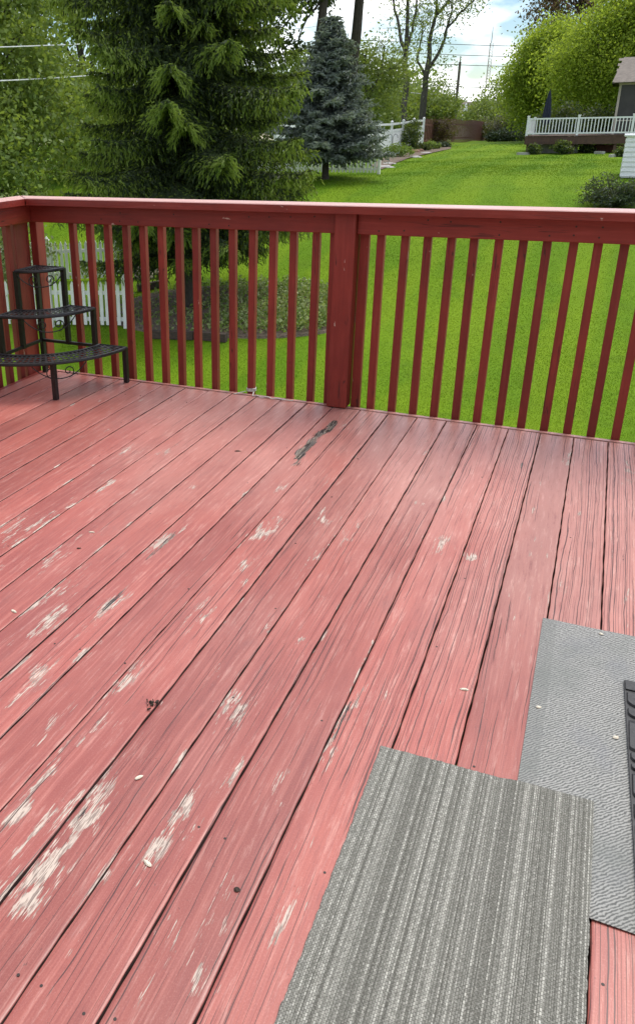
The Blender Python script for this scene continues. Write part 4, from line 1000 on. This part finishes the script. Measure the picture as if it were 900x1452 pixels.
for (u, D, w, h, lab) in [(785, 63, 1.6, 2.4, 'dark hedge shrub behind the deck near the navy parasol'), (815, 63, 1.8, 2.6, 'dark hedge shrub behind the middle of the white deck railing'), (848, 63, 1.7, 2.5, 'dark hedge shrub beside the screened porch')]:
    T(u, D, 'hedge_shrub', lab, trunk_h=.3, crown=[(0, 0, h*.5, w, w*.6, h*.55)], M_=60, n=5000, leaf=.16, mat=L_dark, tr=.05, limbs=12, group='hedge behind the neighbouring deck', cat='shrub', clump=.2, shell=.1)
# planting along the white fence
T(580, 57.5, 'upright_shrub', 'tall narrow green shrub against the white vinyl fence', trunk_h=.3, crown=[(0, 0, .95, .72, .6, .85)], M_=50, n=4000, leaf=.11, mat=L_dark, tr=.03, limbs=25, cat='shrub', clump=.2, mat2=L_bush)
for (u, D, h, w, lab, mt) in [(566, 50, .55, .85, 'largest fresh green perennial clump below the white fence', L_host), (601, 58, .35, .55, 'small dark green clump beside the rust coloured stones', L_dark), (612, 60, .35, .6, 'light green clump nearest the brown fence corner', L_host), (626, 62, .3, .55, 'grey-green low clump at the foot of the purple shrub', L_jun)]:
    T(u, D, 'perennial_clump', lab, trunk_h=.05, crown=[(0, 0, h*.5, w, w*.7, h*.6)], M_=30, n=1800, leaf=.12, mat=mt, tr=.02, limbs=12, group='perennial clumps along the far bed', cat='plant', clump=.25, shell=.1)
def rock(u, D, r, label, mat=M_stone, sq=.6):
    p = gnd(u, D); mb = MB(); n = 9; vs = []; rings = [(-.3, .7), (.0, 1), (.5, .8), (.85, .35)]
    for z, f in rings:
        for k in range(n):
            a = 2*math.pi*k/n; j = f*r*R0.uniform(.8, 1.15); vs.append((j*math.cos(a), j*math.sin(a), z*r*sq*R0.uniform(.85, 1.1)))
    fs = [tuple(range(27, 36))]+[(q*n+k, q*n+(k+1) % n, q*n+n+(k+1) % n, q*n+n+k) for q in range(3) for k in range(n)]
    o = mb.add(vs, fs).build('garden_rock', mat); o.location = p; tag(o, label, 'rock', 'rocks in the far bed')
M_rust = simple('rusty garden stone', (.24, .12, .08), (.15, .085, .06), .85, 6, bmp=.5)
rock(589, 56, .42, 'rust-brown rock right of the big perennial clump', M_rust); rock(596, 57.5, .3, 'smaller rust-brown rock beside the first', M_rust)
rock(606, 55, .38, 'flat pale stone on the bed edge below the purple shrub', M_concrete, .25); rock(548, 38, .42, 'pale flat stone by the end of the far picket fence', M_concrete, .25); rock(553, 41, .36, 'pale flat stone behind the picket fence end', M_concrete, .25); rock(590, 50, .4, 'long pale stone at the front of the far bed', M_concrete, .25)
# mulch strip of the far bed
def strip():
    pl = [(544, 36), (560, 43), (592, 51), (640, 60), (640, 64), (596, 60), (570, 55), (540, 47), (528, 39)]
    top = []; 
    for u, D in pl:
        p = gnd(u, D); top.append((p.x, p.y))
    c = (sum(p[0] for p in top)/len(top), sum(p[1] for p in top)/len(top)); vs = []; fs = []; n = len(top)
    K = 7
    for r in range(K):
        f = 1-r/K
        for x, y in top:
            X, Y = c[0]+(x-c[0])*f, c[1]+(y-c[1])*f; vs.append((X, Y, float(gz(X, Y))+.035))
    vs.append((c[0], c[1], float(gz(*c))+.035))
    for r in range(K-1): fs += [(r*n+k, r*n+(k+1) % n, r*n+n+(k+1) % n, r*n+n+k) for k in range(n)]
    fs += [((K-1)*n+k, (K-1)*n+(k+1) % n, K*n) for k in range(n)]
    tag(mesh_obj('mulch_strip', np.array(vs), fs, M_mulch), 'mulched planting strip along the white fence', kind='structure')
strip()
mb = MB()
for s in (-1, 1): mb.tube([(s*.02, 0, -.1), (s*.02, 0, 1.0), (s*.06, 0, 1.15), (s*.16, 0, 1.22), (s*.27, 0, 1.15), (s*.29, 0, 1.0)], .014, 5)
o = mb.build('shepherd_hook', M_black); p = gnd(556, 50.5); o.location = p; tag(o, 'black double shepherd hook standing before the white fence', 'garden hook')

# ------------------------------------------------------------------ neighbour's deck, house and bits
def neighbour():
    D = 54.0; y0 = 53.6; xl, xr = -4.85, 4.5
    g0 = float(gz(-2, y0)); fz = .62; root = thing('neighbour_deck', 'raised brown deck with white railing across the lawn', 'deck', (xl, y0, g0))
    ox, oy, oz = xl, y0, g0
    def b_(x0, x1, ya, yb, z0, z1, name, mat, bev=0): return MB().box(x0-ox, x1-ox, ya-oy, yb-oy, z0-oz, z1-oz, bev).build(name, mat, root)
    for k in range(18): b_(xl+.02, xr, y0-.03+k*.25, y0+.21+k*.25, fz-.04, fz, 'floor_board', M_ddark)
    b_(xl, xr, y0, y0+.04, fz-.46, fz-.05, 'rim_board', M_ddark); b_(xl, xl+.04, y0+.05, y0+4.4, fz-.46, fz-.05, 'rim_board', M_ddark)
    for x in (xl+.12, xl+.45, -2.35, -.15, .55, 3.2): b_(x, x+.15, y0+.1, y0+.25, g0-.3, fz-.46, 'support_post', M_ddark)
    for x in (xl+.12, -2.35, .55): b_(x, x+.15, y0+3.6, y0+3.75, g0-.3, fz-.46, 'support_post', M_ddark)
    posts = [xl+.06, -2.12, .63, 3.4]
    for x in posts:
        o = b_(x-.06, x+.06, y0+.02, y0+.14, fz-.12, fz+1.02, 'rail_post', M_vinyl); MB().box(x-.08-ox, x+.08-ox, 0, .16, fz+1.02-oz, fz+1.07-oz, .01).build('post_cap', M_vinyl, o)
    bal = None
    for i in range(3):
        xa, xb = posts[i]+.06, posts[i+1]-.06
        for z in (.12, .90): b_(xa, xb, y0+.055, y0+.105, fz+z-.04, fz+z+.04, 'rail_bar', M_vinyl)
        n = int((xb-xa)/.165)
        for k in range(n):
            x = xa+(xb-xa)*(k+.5)/n
            if bal is None: bal = MB().box(-.025, .025, -.016, .016, .16, .86).build('baluster', M_vinyl, root); o = bal
            else: o = dup(bal, parent=root)
            o.location = (x-ox, .08, fz-oz)
    # left side railing
    for z in (.12, .90): b_(xl+.035, xl+.085, y0+.14, y0+4.3, fz+z-.04, fz+z+.04, 'rail_bar', M_vinyl)
    for k in range(26):
        o = dup(bal, parent=root); o.location = (.06, .25+.16*k, fz-oz); o.rotation_euler.z = math.pi/2
    b_(xl, xl+.12, y0+4.3, y0+4.42, fz-.12, fz+1.02, 'rail_post', M_vinyl)
    # skirting panels below
    b_(-4.05, -2.85, y0+1.2, y0+1.26, g0-.1, g0+.62, 'skirt_panel', M_concrete); b_(-2.83, -2.0, y0+1.2, y0+1.26, g0-.1, g0+.62, 'skirt_panel', M_concrete)
    b_(-1.6, .4, y0+1.9, y0+1.96, g0-.1, g0+.45, 'skirt_panel', M_brown)
    MB().prism([(0, 0), (0, 0), (0, 0)], 0, 0)
    # parasol
    pr = thing('parasol', 'closed navy parasol standing on the white-railed deck', 'parasol', (-4.05, 56.6, fz)); m_ = MB()
    m_.tube([(0, 0, 0), (0, 0, 2.55)], .025, 6); m_.build('pole', M_black, pr)
    cn = MB(); n = 14; vs = []
    for z, r in ((.55, .10), (.7, .20), (1.2, .21), (1.8, .15), (2.3, .07), (2.5, .01)):
        for k in range(n): a = 2*math.pi*k/n; vs.append((r*(1.15 if k % 2 else .75)*math.cos(a), r*(1.15 if k % 2 else .75)*math.sin(a), z))
    cn.add(vs, [(r*n+k, r*n+(k+1) % n, r*n+n+(k+1) % n, r*n+n+k) for r in range(5) for k in range(n)]+[tuple(range(5*n, 6*n))]).build('folded_canopy', M_navy, pr)
    MB().box(-.25, .25, -.25, .25, 0, .06, .01).build('base', M_black, pr)
    # screened porch of the house
    hz = float(gz(3, 57)); h = thing('neighbour_house', 'house corner with dark screened porch and grey shingle roof', 'house', (-.35, 55.6, hz))
    hx, hy = -.35, 55.6
    def hb(x0, x1, ya, yb, z0, z1, name, mat, par=None, bev=0): return MB().box(x0-hx, x1-hx, ya-hy, yb-hy, z0-hz, z1-hz, bev).build(name, mat, par or h)
    ev = CAMZ+.0365*55.5
    hb(-.33, 10, 55.7, 63, fz+.001, ev-.05, 'porch_wall', M_dscreen)
    for x in (-.36, 1.3, 3.0): hb(x, x+.12, 55.6, 55.72, fz, ev-.04, 'porch_post', M_beige)
    hb(-.36, 10, 55.62, 55.73, fz+.70, fz+.76, 'porch_rail', M_beige); hb(-.4, 10, 55.56, 55.74, ev-.16, ev-.02, 'fascia', M_beige)
    rf = MB(); top = CAMZ+.0545*57.5
    xa, xb, ya, yb = -.75, 10.5, 55.1, 63.5
    rf.add([(xa-hx, ya-hy, ev-hz), (xb-hx, ya-hy, ev-hz), (xb-hx, 59.3-hy, top+.35-hz), (xa+.35-hx, 59.3-hy, top+.35-hz), (xa-hx, yb-hy, ev-hz), (xb-hx, yb-hy, ev-hz),
            (xa-hx, ya-hy, ev-.08-hz), (xb-hx, ya-hy, ev-.08-hz), (xa-hx, yb-hy, ev-.08-hz)],
           [(0, 1, 2, 3), (3, 2, 5, 4), (0, 3, 4), (6, 7, 1, 0), (6, 0, 4, 8)])
    ro = rf.build('roof', M_shingle, h)
    for r in range(9):
        f0 = r/9
        for q in range(8):
            x0 = xa+.1+q*.5+(.25 if r % 2 else 0); z = ev+(top+.35-ev)*f0-hz; y = ya+(59.3-ya)*f0-hy
            MB().beam((x0-hx, y+.12, z+.03), (x0+.47-hx, y+.12, z+.03), .46, .018, (0, -.35, 1)).build('shingle', M_shingle, ro)
neighbour()
def nb_shrub(u, D, w, h, lab): T(u, D, 'round_shrub', lab, trunk_h=.1, crown=[(0, 0, h*.5, w, w*.8, h*.55)], M_=30, n=2200, leaf=.11, mat=L_dark, tr=.03, limbs=10, group='shrubs below the neighbouring deck', cat='shrub', clump=.22, shell=.1, mat2=L_bush)
nb_shrub(760, 53.0, .38, .6, 'round green shrub below the left corner of the neighbouring deck'); nb_shrub(797, 53.0, .5, .7, 'wider green shrub below the middle of the neighbouring deck'); nb_shrub(836, 54.6, .45, .5, 'shaded shrub under the right half of the neighbouring deck'); nb_shrub(885, 49.5, .45, .4, 'low shrub inside the pale edging at the far right')
def curb(u0, D0, u1, D1, lab):
    p, q = gnd(u0, D0), gnd(u1, D1); p.z += .05; q.z += .05; tag(MB().beam(p, q, .16, .18).build('edging_stone', M_concrete), lab, 'edging', 'pale edging stones by the neighbouring deck')
curb(735, 52.6, 752, 53.0, 'pale edging stone at the left foot of the neighbouring deck'); curb(846, 53.2, 858, 52.6, 'short pale edging stone under the right deck post'); curb(868, 48.8, 890, 50.6, 'long pale edging stone at the far right bed')
def half_wall():
    p = gnd(888, 31.5); root = thing('siding_wall', 'low white clapboard wall end at the right photo edge', 'wall', p)
    h = 1.28
    MB().box(0, 3, 0, 1.9, .02, h).build('core', M_vinyl, root)
    for k in range(8): 
        mb = MB(); z = .06+k*.152
        mb.add([(-.035, -.035, z), (3, -.035, z), (3, -.035, z+.012), (3, -.008, z+.15), (-.008, -.008, z+.15), (-.035, -.035, z+.012)], [(0, 1, 2, 5), (5, 2, 3, 4)])
        mb.add([(-.035, -.035, z), (-.035, 1.9, z), (-.035, 1.9, z+.012), (-.008, 1.9, z+.15), (-.008, -.008, z+.15), (-.035, -.035, z+.012)], [(5, 2, 1, 0), (4, 3, 2, 5)])
        mb.build('clapboard', M_vinyl, root)
    MB().box(-.09, 3, -.09, 1.95, h, h+.07, .012).build('cap_board', M_vinyl, root)
half_wall()
# juniper at the right
def juniper():
    p = gnd(886, 26.8); root = thing('juniper_bush', 'dark spreading juniper at the right edge just past the railing', 'bush', p)
    st = MB(); Cs = []
    for k in range(70):
        a = R0.uniform(0, 6.28); L_ = R0.uniform(.5, 1.05); e = (L_*math.cos(a), L_*.8*math.sin(a), R0.uniform(.12, 1.0)*(1.15-.45*L_)); pts = branch_pts((0, 0, .02), e, .06, .05, 5); st.tube(pts, [.02, .016, .012, .01, .007, .004], 4)
        for q in range(90):
            f = R0.random()**.5; i = min(4, int(f*5)); b_ = pts[i]+(pts[i+1]-pts[i])*(f*5-i) if f < 1 else pts[5]; Cs.append(b_+rng.normal(size=3)*np.array([.10, .10, .04]))
    st.build('stem', M_bark, root)
    V, F = leaves(np.array(Cs), .10, .3, -.3); mesh_obj('foliage', V, F, [L_jun, L_dark], root, (rng.random(len(F)) < .4).astype(int))
juniper()

# ------------------------------------------------------------------ distance: house, pole, wires, mast
def far_house():
    D = 135; p = gnd(668, D); root = thing('far_house', 'distant house with grey roof just above the brown fence', 'house', p)
    yw = math.atan2(-p.x, p.y); root.rotation_euler.z = 0
    zt = CAMZ+.0225*D-p.z; ze = CAMZ+.0075*D-p.z
    MB().box(-5.0, 6.5, 0, 8, -.5, ze).build('wall', M_beige, root)
    MB().add([(-5.4, -.5, ze-.1), (7, -.5, ze-.1), (7, 4, zt), (-4.6, 4, zt), (-5.4, 8.5, ze-.1), (7, 8.5, ze-.1)], [(0, 1, 2, 3), (3, 2, 5, 4), (0, 3, 4), (1, 5, 2), (0, 4, 5, 1)]).build('roof', M_shingle, root)
    for x in (-3, 0, 3):
        o = MB().box(x-.5, x+.5, -.05, .02, ze-1.9, ze-.6).build('window', M_dscreen, root)
    MB().add([(1.2, -1.2, ze-.2), (4.2, -1.2, ze-.2), (2.7, -1.2, zt-.5), (1.2, 3, ze-.2), (4.2, 3, ze-.2), (2.7, 3, zt-.5)], [(0, 1, 2), (1, 4, 5, 2), (0, 2, 5, 3)]).build('gable', M_beige, root)
far_house()
pr = thing('closed_umbrella', 'small white closed umbrella standing before the distant grey roof', 'parasol', gnd(655, 118))
MB().tube([(0, 0, 0), (0, 0, 4.4)], .04, 5).build('pole', M_wwire, pr)
MB().tube([(0, 0, 1.9), (0, 0, 2.1), (0, 0, 2.8), (0, 0, 4.2), (0, 0, 4.4)], [.2, .42, .36, .12, .03], 9).build('folded_canopy', M_vinyl, pr)
def pole(u, D, vtop, lab):
    p = gnd(u, D); zt = at(u, vtop, D).z-p.z; root = thing('utility_pole', lab, 'pole', p, 'utility poles')
    MB().tube([(0, 0, -.2), (0, 0, zt)], [.17, .12], 8).build('shaft', M_poolw, root)
    MB().tube([(0, 0, zt), (0, 0, zt+.5)], .05, 6).build('pin', M_wire, root); return p, zt
pA, zA = pole(641, 92, 88, 'utility pole standing right of the forked tree'); pB, zB = pole(716, 132, 108, 'shorter utility pole seen past the left of the maple')
def wire(pts, sag, r, lab, mat=M_wire, group='overhead wires'):
    mb = MB()
    for (a, b) in zip(pts[:-1], pts[1:]):
        a, b = Vector(a), Vector(b); mb.tube([a.lerp(b, k/14)-Vector((0, 0, sag*4*(k/14)*(1-k/14))) for k in range(15)], r, 5)
    tag(mb.build('overhead_wire', mat), lab, 'wire', group)
for v, lab in ((61, 'topmost overhead wire crossing the sky'), (76, 'second overhead wire from the top crossing the sky'), (90, 'third overhead wire crossing the sky beside the pole top'), (121, 'lowest overhead wire crossing the sky above the grey roof')):
    wire([at(480, v-6, 100), at(900, v+6, 130)], .25, .035, lab)
wire([at(560, 128, 80), at(641, 133, 92)], .15, .03, 'pale low wire reaching the utility pole', M_wwire)
wire([at(-70, 69, 24), at(470, 34, 60)], .2, .018, 'upper white service cable left of the spruce', M_wwire, 'white service cables')
wire([at(-70, 117, 24), at(330, 80, 44)], .2, .02, 'lower white service cable left of the spruce', M_wwire, 'white service cables')
def mast():
    D = 260; p = gnd(681, D); zt = at(690, 38, D).z-p.z; root = thing('radio_mast', 'thin lattice radio mast far away against the clouds', 'mast', p)
    w = .55; c3 = [(w*math.cos(a), w*math.sin(a)) for a in (0, 2.094, 4.189)]
    for x, y in c3: MB().tube([(x, y, 0), (x, y, zt*.86)], .07, 4).build('leg', M_steel, root)
    br = MB(); n = 34
    for k in range(n):
        for j in range(3):
            a, b = c3[j], c3[(j+1) % 3]; z0, z1 = zt*.86*k/n, zt*.86*(k+1)/n
            br.tube([(*a, z0), (*b, z1)], .04, 3)
    o = br.build('bracing', M_steel, root); o['kind'] = 'stuff'
    MB().tube([(0, 0, zt*.86), (0, 0, zt)], [.12, .05], 5).build('antenna', M_wire, root)
mast()
print('tris approx', sum(len(o.data.polygons) for o in bpy.data.objects if o.type == 'MESH'))
